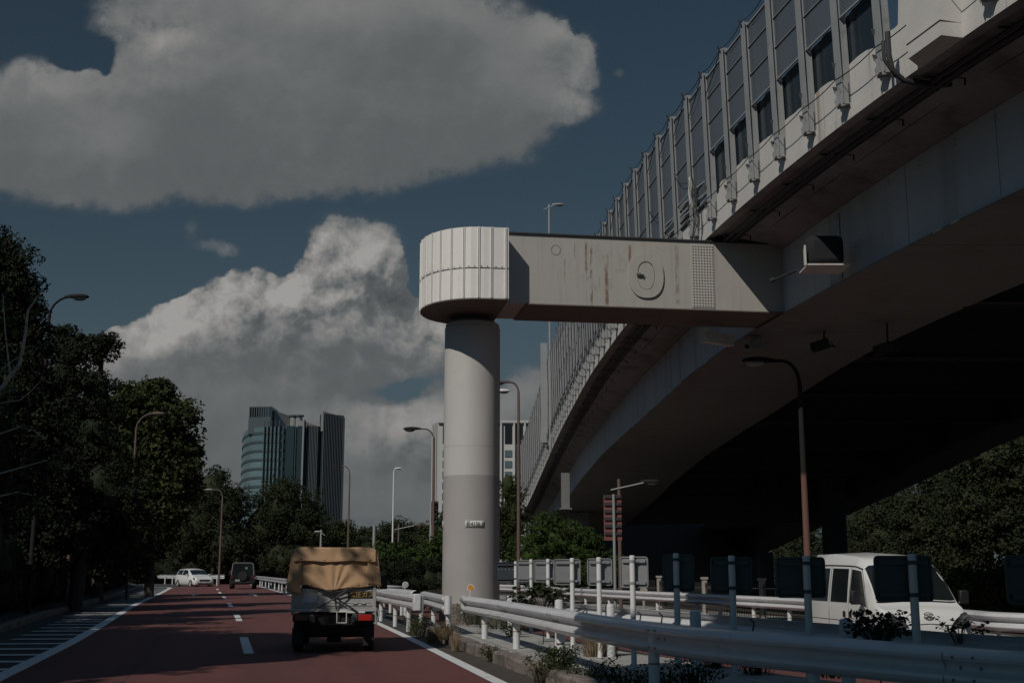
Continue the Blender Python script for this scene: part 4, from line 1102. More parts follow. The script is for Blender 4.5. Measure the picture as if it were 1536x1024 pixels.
t = lamp('white lamp rising behind the noise barrier above the steel beam', 827, 70, 307, 838, 'side', MATS['galvanised_post'], .085, zb=8.4, hs=1.0, yhead=307)
lamp('big dark curved street lamp with a bowl below the girder, its pole red-brown lower down', 1212, 32.6, 541, 1136, 'cane', bigpole, .085, hs=1.25)
lamp('red-brown pole with a slanting lamp arm under the expressway', 930.5, 50, 718, 976, 'side', rustpole, .085, hs=1.1, yhead=722, headm=darkpole)
lamp('low lamp with a cross arm above the left corner of the truck canvas', 480, 108, 794, 477, 'side', greypole, .10, hs=1.0, yhead=797)
lamp('low lamp with a slanting arm right of the truck canvas', 597, 90, 785, 627, 'side', rustpole, .08, hs=1.0, yhead=787)
x = gx(560, 75); t = thing('pole', 'plain pale pole rising behind the right end of the truck canvas', 'pole', (x, 75, -.1)); b = MB(); b.tube([(x, 75, -.2), (x, 75, at(560, 789, 75).z)], .09, 10); b.build('shaft', greypole, t); b = MB(); b.tube([(x, 75, at(560, 789, 75).z), (x, 75, at(560, 786, 75).z)], .05, 8); b.build('cap', greypole, t)
x = gx(102, 48); t = thing('utility_pole', 'short weathered pole with a cross piece among the dark trees at left', 'pole', (x, 48, 0)); b = MB(); b.tube([(x, 48, -.1), (x, 48, at(102, 737, 48).z)], .09, 10); b.build('shaft', rustpole, t); b = MB(); b.bar(at(93, 745, 48), at(114, 750, 48), .06, .06); b.build('cross_piece', greypole, t)
# traffic signal half hidden behind the rusty lamp
x = gx(651, 66); t = thing('traffic_light', 'three-lamp traffic signal head hanging behind the rusty lamp left of the column', 'traffic light', (gx(645, 66), 66, -.1))
b = MB(); b.tube([(gx(645.5, 66), 66, -.2), (gx(645.5, 66), 66, at(0, 752, 66).z)], .07, 10); b.build('pole', greypole, t)
b = MB(); b.box((x, 66, at(0, 769, 66).z), (.40, .16, 1.28)); hs_ = b.build('housing', dark, t, bevel=.05)
for k, (nm, cl) in enumerate((('red_lens', (.05, .02, .02)), ('amber_lens', (.05, .04, .02)), ('green_lens', (.03, .12, .10)))):
    z = at(0, 758 + 11 * k, 66).z; b = MB(); b.tube([(x, 65.9, z), (x, 65.86, z)], .15, 16); o = b.build(nm, mat(nm, cl, .3), t); o.parent = hs_
    b = MB(); b.lathe([(.165, 0), (.165, .2)], (0, 0, 0), 12, 0, math.pi); b.v = [(x + vx, 65.9 - vz, z + vy) for vx, vy, vz in b.v]; o = b.build('visor', dark, t, thick=.01); o.parent = hs_

# ------------------------------------------------------------------ fence behind the far guardrail
fpost = mat('pale_fence_post', (.32, .29, .26), .8)
t = thing('picket_fence', 'dark picket fence with pale posts beyond the far guardrail', 'fence', (9.5, 38, -.2))
fpts = [Vector((gx(930, 60), 60, -.2)), Vector((gx(988, 52), 52, -.2)), Vector((gx(1056, 43), 43, -.2)), Vector((gx(1142, 37.5), 37.5, -.2)), Vector((gx(1260, 33.5), 33.5, -.2))]
for p in fpts: b = MB(); b.box(p + Vector((0, 0, .62)), (.17, .17, 1.3)); b.box(p + Vector((0, 0, 1.29)), (.24, .24, .08)); b.build('post', fpost, t, smooth=False)
for p, q in zip(fpts, fpts[1:]):
    b = MB(); L = (q - p).length; k = .12
    for z in (.25, 1.05): b.bar(p + Vector((0, 0, z)), q + Vector((0, 0, z)), .03, .04)
    while k < L: c_ = p + (q - p) * (k / L); b.bar(c_ + Vector((0, 0, .1)), c_ + Vector((0, 0, 1.15)), .02, .02); k += .16
    b.build('picket_panel', darkpole, t, smooth=False)
for px, D in ((1016, 44), (965, 46)):
    x = gx(px, D); t = thing('bollard', 'small %s behind the far guardrail' % ('round-topped marker' if px == 1016 else 'white marker stub'), 'marker', (x, D, -.2)); b = MB(); b.tube([(x, D, -.2), (x, D, .55)], .05, 8); b.build('stem', fpost, t); b = MB(); b.tube([(x, D - .02, .62), (x, D + .02, .62)], .14, 14); b.build('disc', fpost, t)
# slab added overhead, out of view, to throw shade over the median
t = thing('shade_slab', 'unseen concrete slab added overhead to shade the median', 'shade_slab', (4, 5.5, 0))
b = MB(); b.box((4.35, 2.4, 8.3), (17.3, 12.0, .5)); b.build('deck', deckm, t, bevel=.05)
for yb in (-3.5, 8.3): b = MB(); b.box((4.35, yb, 8.95), (17.3, .1, .8)); b.build('slab_upstand', postgrey, t)  # edge strips and columns dress the added shade slab
for xc, yc in ((-4.05, 2.7), (8.6, 4.6)): b = MB(); b.tube([(xc, yc, -.2), (xc, yc, 8.05)], .3, 16); b.build('column', deckm, t)
# ------------------------------------------------------------------ vehicles
carwhite = mat('white_car_paint', (.66, .655, .63), .28, .02, 2, coat=.4)
carblack = mat('black_car_paint', (.014, .015, .017), .25, .05, 2, coat=.3)
glassd = mat('dark_car_glass', (.012, .015, .016), .06, .1, 2, spec=.6)
tyre_m = mat('tyre', (.015, .015, .015), .85, .1)
rim_m = mat('wheel_rim', (.25, .25, .25), .4, .05, metal=.5)
trimb = mat('black_trim', (.015, .015, .016), .5, .05)
redl = mat('red_tail_lens', (.38, .02, .012), .2, .05)
clearl = mat('headlamp_glass', (.10, .11, .12), .08, .1, 6, metal=.4, spec=.7)
chrome = mat('chrome_badge', (.45, .45, .45), .25, .03, metal=.8)
def wheel(t, x, y, r, w, M_):
    b = MB(); prof = [(r * .62, -w / 2), (r * .92, -w / 2), (r, -w * .36), (r, w * .36), (r * .92, w / 2), (r * .62, w / 2)]
    b.lathe(prof, (0, 0, 0), 24); b.v = [tuple(M_ @ Vector((x + a, y + c, r + b_))) for a, b_, c in [(v[0], v[1], v[2]) for v in b.v]]
    wo = b.build('wheel', tyre_m, t, world=False)
    b = MB(); b.lathe([(.01, w * .3), (r * .2, w * .34), (r * .25, w * .2), (r * .5, w * .22), (r * .63, w * .42), (r * .63, -w * .42), (.01, -w * .4)], (0, 0, 0), 20)
    s_ = 1 if y > 0 else -1
    b.v = [tuple(M_ @ Vector((x + a, y + s_ * c, r + b_))) for a, b_, c in [(v[0], v[1], v[2]) for v in b.v]]
    o = b.build('rim', rim_m, t, world=False); o.parent = wo
class Car:
    """stations: (x, [(y,z) x 9]) half rings from keel to roof centre; frame x forward, y left"""
    def __init__(s, st): s.st = st
    def S(s, x, k, off=0.0):
        side = 1
        if k > 8: side = -1; k = 16 - k
        st = s.st
        for a, b in zip(st, st[1:]):
            if a[0] >= x >= b[0]: break
        t = 0 if a[0] == b[0] else (a[0] - x) / (a[0] - b[0]); i = min(int(k), 7); f = k - i
        def pt(ring): return Vector((0, ring[i][0] * (1 - f) + ring[i + 1][0] * f, ring[i][1] * (1 - f) + ring[i + 1][1] * f))
        p = pt(a[1]) * (1 - t) + pt(b[1]) * t; p.x = x
        if off:
            e = .02; i2 = lambda xx, kk: s.S(min(max(xx, st[-1][0]), st[0][0]), kk)
            ku = min(k + .1, 7.99); kd = max(ku - .2, .0)
            du = i2(x, ku) - i2(x, kd); dx_ = i2(x + e, k) - i2(x - e, k); n = dx_.cross(du)
            if n.length > 1e-7: n.normalize(); n = n if n.dot(Vector((0, p.y, p.z - .7)) + Vector((.2 * (1 if x > 0 else -1), 0, 0))) > 0 else -n; p = p + n * off
        if side < 0: p.y = -p.y
        return p
    def body(s):
        b = MB(); m_ = 17
        for x, rg in s.st:
            b.v += [(x, y, z) for y, z in rg] + [(x, -y, z) for y, z in reversed(rg[:-1])]
        for i in range(len(s.st) - 1):
            for k in range(m_ - 1): a = i * m_ + k; b.f.append((a, a + 1, a + m_ + 1, a + m_))
            b.f.append((i * m_ + m_ - 1, i * m_, (i + 1) * m_, (i + 1) * m_ + m_ - 1))
        b.f += [tuple(range(m_)), tuple((len(s.st) - 1) * m_ + k for k in range(m_))]
        return b
    def patch(s, corners, off=.006, n=6):      # corners (x,k): bottom-left, bottom-right, top-right, top-left
        b = MB()
        def f(u, v):
            x = (corners[0][0] * (1 - u) + corners[1][0] * u) * (1 - v) + (corners[3][0] * (1 - u) + corners[2][0] * u) * v
            k = (corners[0][1] * (1 - u) + corners[1][1] * u) * (1 - v) + (corners[3][1] * (1 - u) + corners[2][1] * u) * v
            return s.S(x, k, off)
        return b.grid(f, n, n)
    def line(s, pts, r=.006, off=.002, n=8):
        out = []
        for (x0, k0), (x1, k1) in zip(pts, pts[1:]):
            for q in range(n): out.append(s.S(x0 + (x1 - x0) * q / n, k0 + (k1 - k0) * q / n, off))
        out.append(s.S(*pts[-1], off)); return MB().tube(out, r, 5)
def ring(zb, zs, zm, zbelt, zg, zr, zt, w, wb, wr):
    # 9 points keel->roof centre
    return [(0, zb), (w * .86, zb), (w * .97, zs), (w, zm), (wb, zbelt), ((wb + wr) / 2, zg), (wr, zr), (wr * .86, zt - .03), (0, zt)]

# white one-box van on the opposite carriageway -------------------------------------------------
HW = .735
vst = [(1.66, ring(.26, .30, .48, .60, .64, .68, .70, .60, .58, .54)),
       (1.63, ring(.22, .28, .52, .68, .74, .80, .83, .68, .65, .59)),
       (1.56, ring(.20, .28, .55, .80, .88, .93, .955, .725, .69, .63)),
       (1.40, ring(.20, .28, .58, .90, .965, 1.00, 1.02, HW, .715, .66)),
       (1.24, ring(.20, .28, .60, .95, 1.02, 1.06, 1.08, HW, .722, .67)),
       (1.02, ring(.20, .28, .60, .955, 1.18, 1.32, 1.36, HW, .725, .645)),
       (.74, ring(.20, .28, .60, 1.0, 1.33, 1.57, 1.66, HW, .725, .62)),
       (.62, ring(.20, .28, .60, 1.0, 1.34, 1.61, 1.755, HW, .725, .62)),
       (.35, ring(.20, .28, .60, 1.0, 1.35, 1.635, 1.82, HW, .725, .625)),
       (-.6, ring(.20, .28, .60, 1.0, 1.35, 1.65, 1.875, HW, .725, .63)),
       (-1.5, ring(.20, .28, .60, 1.0, 1.35, 1.65, 1.87, HW, .725, .63)),
       (-1.62, ring(.24, .30, .60, .96, 1.36, 1.68, 1.78, .72, .70, .57)),
       (-1.66, ring(.30, .36, .60, .96, 1.30, 1.55, 1.62, .68, .66, .52))]
V = Car(vst)
vx, vy = gx(1333, 19.0), 19.0
van = thing('van', 'white compact one-box van facing the camera on the opposite carriageway', 'van', (vx + .35, vy + 1.5, -.2), 0)
hd_ = math.atan2(-1, .115)                                     # heading towards the camera, drifting right
van.rotation_euler = (0, 0, hd_)
bo = V.body().build('body', carwhite, van, world=False)
bo.data.set_sharp_from_angle(angle=R(50))
def vp(corners, name, m_, off=.006, n=6, parent=van, both=False):
    o = V.patch(corners, off, n).build(name, m_, parent, world=False, fix=False)
    if both:
        c2 = [(x, 16 - k) for x, k in corners]; V.patch(c2, off, n).build(name, m_, parent, world=False, fix=False)
    return o
vp([(1.20, 6.25), (1.20, 9.75), (.72, 9.75), (.72, 6.25)], 'windscreen', glassd, n=10)
for sd in (0, 1):
    q = (lambda k: 16 - k) if sd else (lambda k: k)
    vp([(1.0, q(4.15)), (.30, q(4.15)), (.30, q(5.82)), (.66, q(5.82))], 'front_side_window', glassd)
    vp([(.20, q(4.15)), (-.52, q(4.15)), (-.52, q(5.85)), (.16, q(5.85))], 'sliding_door_window', glassd)
    vp([(-.66, q(4.15)), (-1.46, q(4.15)), (-1.42, q(5.85)), (-.66, q(5.85))], 'rear_side_window', glassd)
    for pts in ([(1.06, q(1.4)), (1.06, q(4)), (.68, q(5.95))], [(.27, q(1.4)), (.27, q(5.95))], [(-.59, q(1.4)), (-.59, q(5.95))], [(.27, q(3.4)), (-1.5, q(3.4))]):
        V.line(pts, .005, .001).build('panel_gap', trimb, van, world=False)
    V.line([(.70, q(6.02)), (-1.5, q(6.02))], .010, .004).build('rain_gutter', trimb, van, world=False)
    for x0 in (.36, .10): vp([(x0 + .05, q(3.55)), (x0 - .06, q(3.55)), (x0 - .06, q(3.78)), (x0 + .05, q(3.78))], 'door_handle', trimb, .012, 2)
    hl = vp([(1.652, q(3.8)), (1.652, q(7.28)), (1.575, q(6.95)), (1.52, q(3.8))], 'headlight', clearl, .012, 8)
    c_ = V.S(1.60, q(5.3), .02); b = MB(); b.lathe([(.01, .0), (.05, .012), (.075, .004), (.08, -.01)], (0, 0, 0), 16); b.v = [(c_.x + z_, c_.y + x_, c_.z + y_) for x_, y_, z_ in b.v]; o = b.build('reflector_bowl', chrome, van, world=False); o.parent = hl
    V.line([(1.652, q(3.8)), (1.652, q(7.28)), (1.575, q(6.95)), (1.52, q(3.8))], .006, .012).build('lamp_surround', trimb, van, world=False)
    s_ = -1 if sd else 1
    b = MB(); b.bar((1.0, s_ * .78, 1.03), (1.0, s_ * .86, 1.10), .05, .04); b.box((1.0, s_ * .90, 1.15), (.09, .15, .22)); b.build('mirror', trimb, van, world=False, bevel=.02)
V.line([(1.20, 6.2), (.72, 6.2)], .012, .004).build('windscreen_seal', trimb, van, world=False)
V.line([(1.22, 6.2), (1.22, 9.8)], .012, .004).build('cowl', trimb, van, world=False)
# bumper, grille, plate, emblem
b = MB(); b.box((1.665, 0, .33), (.02, .7, .09)); b.build('lower_grille', trimb, van, world=False, smooth=False)
b = MB(); b.box((1.672, 0, .47), (.012, .33, .165)); b.build('plate', plate_m, van, world=False, smooth=False)
V.line([(1.645, 3.2), (1.645, 12.8)], .006, .002).build('bumper_gap', trimb, van, world=False)
eb = MB(); n = 24; ec = V.S(1.585, 7.9) ; 
for rr_, of in ((1.0, .012), (.80, .012)):
    for k in range(n): a = 6.283 * k / n; eb.v.append((1.615 + of - .02 * math.sin(a), .085 * rr_ * math.cos(a), .885 + .055 * rr_ * math.sin(a)))
for k in range(n): eb.f.append((k, (k + 1) % n, n + (k + 1) % n, n + k))
ebo = eb.build('emblem_ring', chrome, van, world=False, thick=.008)
eb = MB(); eb.tube([(1.633, -.055, .86), (1.628, -.01, .872), (1.624, .03, .90), (1.622, .0, .912), (1.628, -.03, .895), (1.633, .02, .865), (1.634, .055, .862)], .009, 6); o = eb.build('emblem_mark', chrome, van, world=False); o.parent = ebo
for x in (1.12, -1.18):
    for y in (.66, -.66): wheel(van, x, y, .275, .16, Matrix.Identity(3))
for sd in (0, 1):
    q = (lambda k: 16 - k) if sd else (lambda k: k)
    for xc in (1.12, -1.18):
        b = MB(); n = 14; ring_ = []
        b.lathe([(.30, 0), (.335, .02)], (0, 0, 0), 16, 0, math.pi); s_ = -1 if sd else 1
        b.v = [(xc + a, s_ * (.742 + c), .275 + b_) for a, b_, c in b.v]; b.build('wheel_arch', trimb, van, world=False, thick=.006)
# little charms hanging behind the glass
b = MB(); b.box((.93, .30, 1.36), (.012, .07, .14)); b.build('paper_charm', mat('pink_paper', (.5, .32, .27), .8), van, world=False)
b = MB(); b.lathe([(.075, 0), (.082, .01), (.089, 0)], (0, 0, 0), 20); b.v = [(1.0 + z - .04 * y, .12 + x, 1.40 + y * 1.3) for x, y, z in b.v]; b.build('hanging_ring', chrome, van, world=False)

# white people carrier far off ---------------------------------------------------------------------
mst = [(2.15, ring(.30, .35, .45, .58, .62, .66, .68, .72, .68, .60)), (2.05, ring(.22, .28, .50, .72, .76, .80, .82, .86, .80, .70)), (1.6, ring(.20, .28, .52, .86, .90, .95, .97, .90, .86, .74)), (1.15, ring(.20, .28, .55, .93, .98, 1.04, 1.07, .91, .88, .72)),
       (.35, ring(.20, .28, .55, .96, 1.22, 1.46, 1.50, .91, .88, .64)), (-.4, ring(.20, .28, .55, .98, 1.30, 1.54, 1.60, .91, .88, .64)), (-1.6, ring(.20, .28, .55, 1.0, 1.28, 1.50, 1.56, .91, .88, .62)), (-2.05, ring(.25, .30, .55, .95, 1.15, 1.35, 1.40, .86, .82, .58)), (-2.15, ring(.35, .40, .55, .85, .95, 1.05, 1.08, .78, .74, .52))]
V = Car(mst); mp = thing('car', 'white people carrier with its headlights on at the far end of the road', 'car', (gx(292, 104), 104, -.1), 0); mp['label'] = 'distant white people carrier turned towards the camera at the road end'
mp.rotation_euler = (0, 0, R(-52)); van_ = van; 
bo = V.body().build('body', carwhite, mp, world=False); bo.data.set_sharp_from_angle(angle=R(50))
vp([(1.10, 6.2), (1.10, 9.8), (.40, 9.8), (.40, 6.2)], 'windscreen', glassd, parent=mp)
for sd in (0, 1):
    q = (lambda k: 16 - k) if sd else (lambda k: k)
    vp([(.85, q(4.2)), (-.5, q(4.2)), (-.5, q(5.8)), (.25, q(5.8))], 'front_side_window', glassd, parent=mp); vp([(-.6, q(4.2)), (-1.75, q(4.3)), (-1.6, q(5.7)), (-.6, q(5.8))], 'rear_side_window', glassd, parent=mp)
    vp([(2.07, q(3.5)), (1.75, q(3.7)), (1.7, q(4.6)), (2.03, q(4.4))], 'headlight', clearl, .012, parent=mp)
    s_ = -1 if sd else 1; b = MB(); b.box((.75, s_ * 1.0, 1.05), (.12, .18, .14)); b.build('mirror', carwhite, mp, world=False, bevel=.03)
b = MB(); b.box((2.13, 0, .60), (.06, .9, .14)); b.box((2.15, 0, .34), (.04, 1.1, .10)); b.build('grille', trimb, mp, world=False)
b = MB(); b.box((2.17, 0, .45), (.02, .33, .12)); b.build('plate', plate_m, mp, world=False)
for x in (1.35, -1.3):
    for y in (.83, -.83): wheel(mp, x, y, .33, .2, Matrix.Identity(3))

# black boxy off-roader driving away --------------------------------------------------------------
bst = [(2.0, ring(.45, .5, .7, .95, 1.0, 1.05, 1.08, .80, .76, .72)), (1.0, ring(.4, .48, .75, 1.05, 1.08, 1.12, 1.15, .86, .82, .76)), (.75, ring(.4, .48, .75, 1.1, 1.35, 1.5, 1.55, .87, .84, .76)), (.45, ring(.4, .48, .75, 1.12, 1.5, 1.82, 1.88, .87, .84, .72)), (-1.9, ring(.4, .48, .75, 1.12, 1.5, 1.82, 1.90, .87, .84, .72)), (-2.0, ring(.45, .5, .75, 1.12, 1.48, 1.78, 1.84, .84, .82, .70))]
V = Car(bst); sv = thing('off_roader', 'black boxy off-roader driving away in the lane ahead', 'car', (gx(366, 91), 91, 0), R(90 + 10))
V.body().build('body', carblack, sv, world=False)
b = MB(); b.add([(-2.012, .64, 1.2), (-2.012, -.64, 1.2), (-2.006, -.58, 1.74), (-2.006, .58, 1.74)], [(0, 1, 2, 3)]); b.build('rear_window', glassd, sv, world=False, fix=False)
b = MB(); b.tube([(-2.0, .80, 1.0), (-2.0, .72, 1.80), (-2.0, .6, 1.87), (-2.0, -.6, 1.87), (-2.0, -.72, 1.80), (-2.0, -.80, 1.0)], .022, 6); b.build('window_frame', greypole, sv, world=False)
b = MB(); b.tube([(-2.03, 0, .95), (-2.2, 0, .95)], .33, 20); b.build('spare_wheel', tyre_m, sv, world=False)
for s_ in (-1, 1):
    b = MB(); b.box((-2.03, s_ * .74, .85), (.06, .12, .2)); b.build('tail_light', redl if False else mat('unlit_red_lens', (.12, .02, .02), .3), sv, world=False)
    b = MB(); b.box((.6, s_ * 1.0, 1.2), (.1, .16, .2)); b.build('mirror', trimb, sv, world=False, bevel=.03)
b = MB(); b.box((-2.05, 0, .5), (.1, 1.7, .16)); b.build('bumper', trimb, sv, world=False)
b = MB(); b.box((-2.11, .35, .62), (.02, .33, .14)); b.build('plate', greypole, sv, world=False)
b = MB(); b.box((-2.02, -.25, 1.5), (.01, .14, .14)); b.build('window_sticker', mat('sticker', (.25, .26, .2), .7), sv, world=False)
for x in (1.3, -1.25):
    for y in (.8, -.8): wheel(sv, x, y, .38, .24, Matrix.Identity(3))

# small flatbed truck with a tan canvas ------------------------------------------------------------
TX, TY = gx(502, 20.9), 20.9
tr = thing('truck', 'small white flatbed truck with a tan canvas cover, driving away ahead of the camera', 'truck', (TX, TY, 0), R(6.5))
W = dict(parent=tr, world=False)
truckw = mat('truck_white', (.37, .37, .36), .45, .05, 2, dirt=((.26, .25, .24), .52, .8, 3))
chassis = mat('shade_black_chassis', (.012, .012, .012), .8, .2, 3)  # near-black, so the shade under the truck is in the colour
# local: x right, y forward, origin under the tailgate
def dent(nt, tc, c): return c
b = MB(); b.box((0, .02, .905), (1.40, .04, .33)); b.build('tailgate', truckw, bevel=.008, **W)
b = MB(); b.box((0, -.006, .79), (1.30, .012, .02)); b.box((0, -.006, 1.03), (1.30, .012, .02)); b.box((0, -.004, .83), (1.24, .008, .012)); b.build('tailgate_ribs', truckw, smooth=False, **W)
for s_ in (-1, 1):
    b = MB(); b.box((s_ * .70, .98, .905), (.035, 1.90, .33)); b.build('side_gate', truckw, bevel=.006, **W)
    b = MB(); b.box((s_ * .685, .0, .86), (.05, .06, .46)); b.box((s_ * .69, -.03, .72), (.07, .05, .06)); b.build('corner_post', truckw, smooth=False, **W)
b = MB(); b.box((0, .98, .72), (1.42, 1.95, .05)); b.build('load_floor', truckw, **W)
b = MB(); b.box((0, -.03, .705), (1.36, .04, .05)); b.build('rear_sill', truckw, bevel=.008, **W)
b = MB(); b.box((.38, -.045, .675), (.30, .02, .03)); b.box((-.02, -.045, .69), (.10, .02, .03)); b.box((.12, -.045, .69), (.22, .02, .03)); b.build('latch_rail', plate_m, smooth=False, **W)
b = MB()
for s_ in (-1, 1): b.box((s_ * .33, 1.2, .56), (.06, 2.9, .10))
b.box((0, .05, .56), (1.3, .10, .20)); b.box((0, .30, .42), (1.0, .02, .22)); b.box((0, 1.6, .40), (1.25, 2.2, .30)); b.box((0, .55, .48), (.5, .3, .2)); b.box((-.25, 1.3, .45), (.5, .6, .25)); b.build('chassis', chassis, smooth=False, **W)
b = MB(); b.tube([(-.62, .62, .27), (.62, .62, .27)], .045, 10); b.box((0, .62, .27), (.24, .24, .24)); b.build('axle', chassis, **W)
# cab ahead
b = MB(); b.prism([(-.70, .30), (.70, .30), (.72, 1.0), (.62, 1.76), (-.62, 1.76), (-.72, 1.0)], (0, 2.05, 0), (1, 0, 0), (0, 0, 1), (0, 1.2, 0)); b.build('cab', truckw, bevel=.05, **W)
b = MB(); b.box((0, 2.04, 1.40), (1.05, .02, .42)); b.build('cab_rear_window', glassd, smooth=False, **W)
for s_ in (-1, 1):
    b = MB(); b.tube([(s_ * .72, 2.9, 1.15), (s_ * .84, 2.95, 1.18), (s_ * .86, 2.9, 1.1)], .012, 6); b.box((s_ * .86, 2.86, 1.14), (.15, .05, .26)); b.build('mirror', trimb, bevel=.02, **W)
    b = MB(); b.box((s_ * .60, .18, .26), (.19, .012, .30)); b.build('mud_flap', chassis, smooth=False, **W)
    for y_ in (.62, 2.75):
        wb_ = MB(); r_ = .275; wb_.lathe([(r_ * .55, -.08), (r_ * .92, -.08), (r_, -.055), (r_, .055), (r_ * .92, .08), (r_ * .55, .08)], (0, 0, 0), 24)
        wb_.v = [(s_ * .61 + z, y_ + x, r_ + y) for x, y, z in wb_.v]; wo = wb_.build('wheel', tyre_m, **W)
        wb_ = MB(); wb_.lathe([(.01, .04), (.08, .05), (.15, .06), (.15, -.06), (.01, -.05)], (0, 0, 0), 16); wb_.v = [(s_ * .61 + z, y_ + x, r_ + y) for x, y, z in wb_.v]; o = wb_.build('rim', rim_m, **W); o.parent = wo
# lamp clusters
for s_ in (-1, 1):
    b = MB(); b.box((s_ * .50, -.045, .585), (.36, .07, .125)); hg = b.build('tail_light', trimb, bevel=.01, **W)
    for nm, a, w_, m_ in (('red_lens', .535, .22, redl), ('clear_lens', .365, .07, clearl)):
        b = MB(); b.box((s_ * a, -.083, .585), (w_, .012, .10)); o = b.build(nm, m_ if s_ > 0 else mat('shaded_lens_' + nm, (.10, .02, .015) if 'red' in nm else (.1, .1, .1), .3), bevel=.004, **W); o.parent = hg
b = MB()
for x0, z0, x1, z1 in ((.06, .50, .06, .68), (.22, .50, .22, .68), (.06, .50, .22, .50), (.06, .68, .22, .68)): b.bar((x0, -.07, z0), (x1, -.07, z1), .014, .014, up=(0, 1, 0))
b.build('plate_frame', plate_m, smooth=False, **W)
b = MB()
for pts in ([(.70, -.04, .70), (.72, -.05, .60), (.71, -.05, .50)], [(.76, -.03, .72), (.77, -.04, .62), (.72, -.05, .47), (.68, -.05, .50)]): b.tube(pts, .014, 6)
b.build('gate_chain', greypole, **W)
# dark panel with gold lettering on the tailgate
b = MB(); b.box((.47, -.004, .955), (.47, .008, .105)); pnl = b.build('lettering_panel', trimb, smooth=False, **W)
gold = mat('gold_letters', (.42, .26, .06), .5, .03)
lt = text_mesh('高圧ガス', .108, 'gold_lettering', gold, None, (.47, -.012, .958), (1, 0, 0), (0, 0, 1), (0, -1, 0), sx=1.0); lt.parent = pnl
b = MB()
for cx_ in (.36, .50): b.tube([(cx_ - .035, -.02, .815), (cx_ + .035, -.02, .815)], .014, 8)
b.build('oval_badges', greypole, **W)
b = MB(); b.grid(lambda u, v: (-.55 + .24 * u + .05 * v, -.014, .83 + .10 * v + .01 * math.sin(u * 9)), 4, 2); b.build('faded_sticker', mat('faded_sticker', (.36, .42, .46), .6, .2, 12), fix=False, **W)
# canvas
def fold(u, v):         # u across (-1..1), v 0 bottom .. 1 top ; folds fan out of the tie point at the bottom centre
    a = math.atan2(v + .12, u * 1.25); r_ = math.hypot(u * 1.2, v + .12)
    f = math.sin(a * 13 + .8 * math.sin(a * 5)) * .016 * min(1, r_ * 2.2) * math.exp(-r_ * .6)
    return f + .012 * mnoise.noise(Vector((u * 2.3, v * 2.0, 5))) + .006 * mnoise.noise(Vector((u * 9, v * 3, 1)))
canvas = mat('tan_canvas', (.45, .285, .16), .9, .08, 1.6, .35, 160, dirt=((.35, .21, .115), .52, .8, 1.7))
def can(name, fn, nu, nv, par=tr): 
    return MB().grid(fn, nu, nv).build(name, canvas, par, world=False, fix=False, thick=.006)
hem = lambda u: 1.075 + .035 * u * u + .012 * math.sin(u * 7) + .02 * (u < -.6) - .035 * math.exp(-(u * 3) ** 2)
can('rear_curtain', lambda a, v: ((a * 2 - 1) * (.655 + .02 * (1 - v)), -.045 + fold(a * 2 - 1, v) - .02 * (1 - v) - .03 * math.exp(-((a * 2 - 1) * 3) ** 2) * (1 - v), hem(a * 2 - 1) + (1.735 - hem(a * 2 - 1)) * v), 70, 34)
def roof(u, v):
    x = (u * 2 - 1) * .685; y = -.06 + 2.05 * v
    z = 1.755 + .010 * math.sin(u * 9 + v * 4) - .02 * math.sin(v * math.pi * 3) ** 2 - .10 * max(0, abs(u * 2 - 1) - .86) / .14 * .6
    return (x, y, z)
can('roof_sheet', roof, 36, 30)
for s_ in (-1, 1):
    def side(u, v, s_=s_):
        zb_ = 1.06 + .02 * math.sin(u * 17) ; z = zb_ + (1.72 - zb_) * v
        x = s_ * (.685 + .085 * (1 - v) ** 1.3 + .014 * math.sin(u * 31 + 3 * v) * (1 - v * .6) + .02 * mnoise.noise(Vector((u * 6, v * 3, s_))))
        return (x, -.05 + 2.02 * u, z)
    can('side_curtain', side, 50, 16)
    def wing(u, v, s_=s_):                                   # side curtain wraps round the corner, overlapping the rear
        x = s_ * (.56 + .175 * u + (.07 * (1 - v)) * u); zb_ = (1.02 if s_ < 0 else 1.10) + .05 * (1 - u) * s_
        return (x, -.085 + .045 * u * u + .012 * math.sin(v * 8 + u * 5) , zb_ + (1.66 + .0 * u - zb_) * v)
    can('corner_flap', wing, 10, 16)
def top_flap(u, v):
    x = (u * 2 - 1) * .70; s = u * 2 - 1
    z = 1.755 - .235 * (1 - v) - .10 * max(0, abs(s) - .82) / .18 * v * .5 + .01 * math.sin(u * 11) * (1 - v)
    return (x, -.078 - .022 * (1 - v) + .010 * mnoise.noise(Vector((u * 8, v, 3))) + fold(s, .7 + v * .3) * .4, z)
fl = can('top_flap', top_flap, 60, 8)
b = MB(); b.tube([((k / 30 * 2 - 1) * .69, -.108, 1.527 + .01 * math.sin(k / 30 * 11)) for k in range(31)], .008, 6); o = b.build('flap_hem', canvas, **W); o.parent = fl
b = MB()
for x_, z_ in ((-.57, 1.56), (-.17, 1.535), (.34, 1.535), (-.38, 1.12), (.42, 1.12), (.6, 1.54)): b.dome((x_, -.105, z_), (0, -1, 0), .013, .008)
b.build('eyelets', trimb, **W)
strap = mat('rubber_strap', (.01, .01, .01), .6)
for pts in ([(-.20, -.10, 1.06), (.02, -.12, .93), (.10, -.10, .87), (.42, -.09, .67)], [(.22, -.10, 1.05), (.06, -.12, .93), (-.02, -.12, .88), (-.42, -.09, .66)], [(-.02, -.11, 1.05), (.03, -.125, .90), (.05, -.09, .70)], [(-.28, -.09, 1.07), (.0, -.10, 1.0), (.3, -.09, 1.065)]):
    b = MB(); b.tube(pts, .013, 6); b.build('strap', strap, **W)
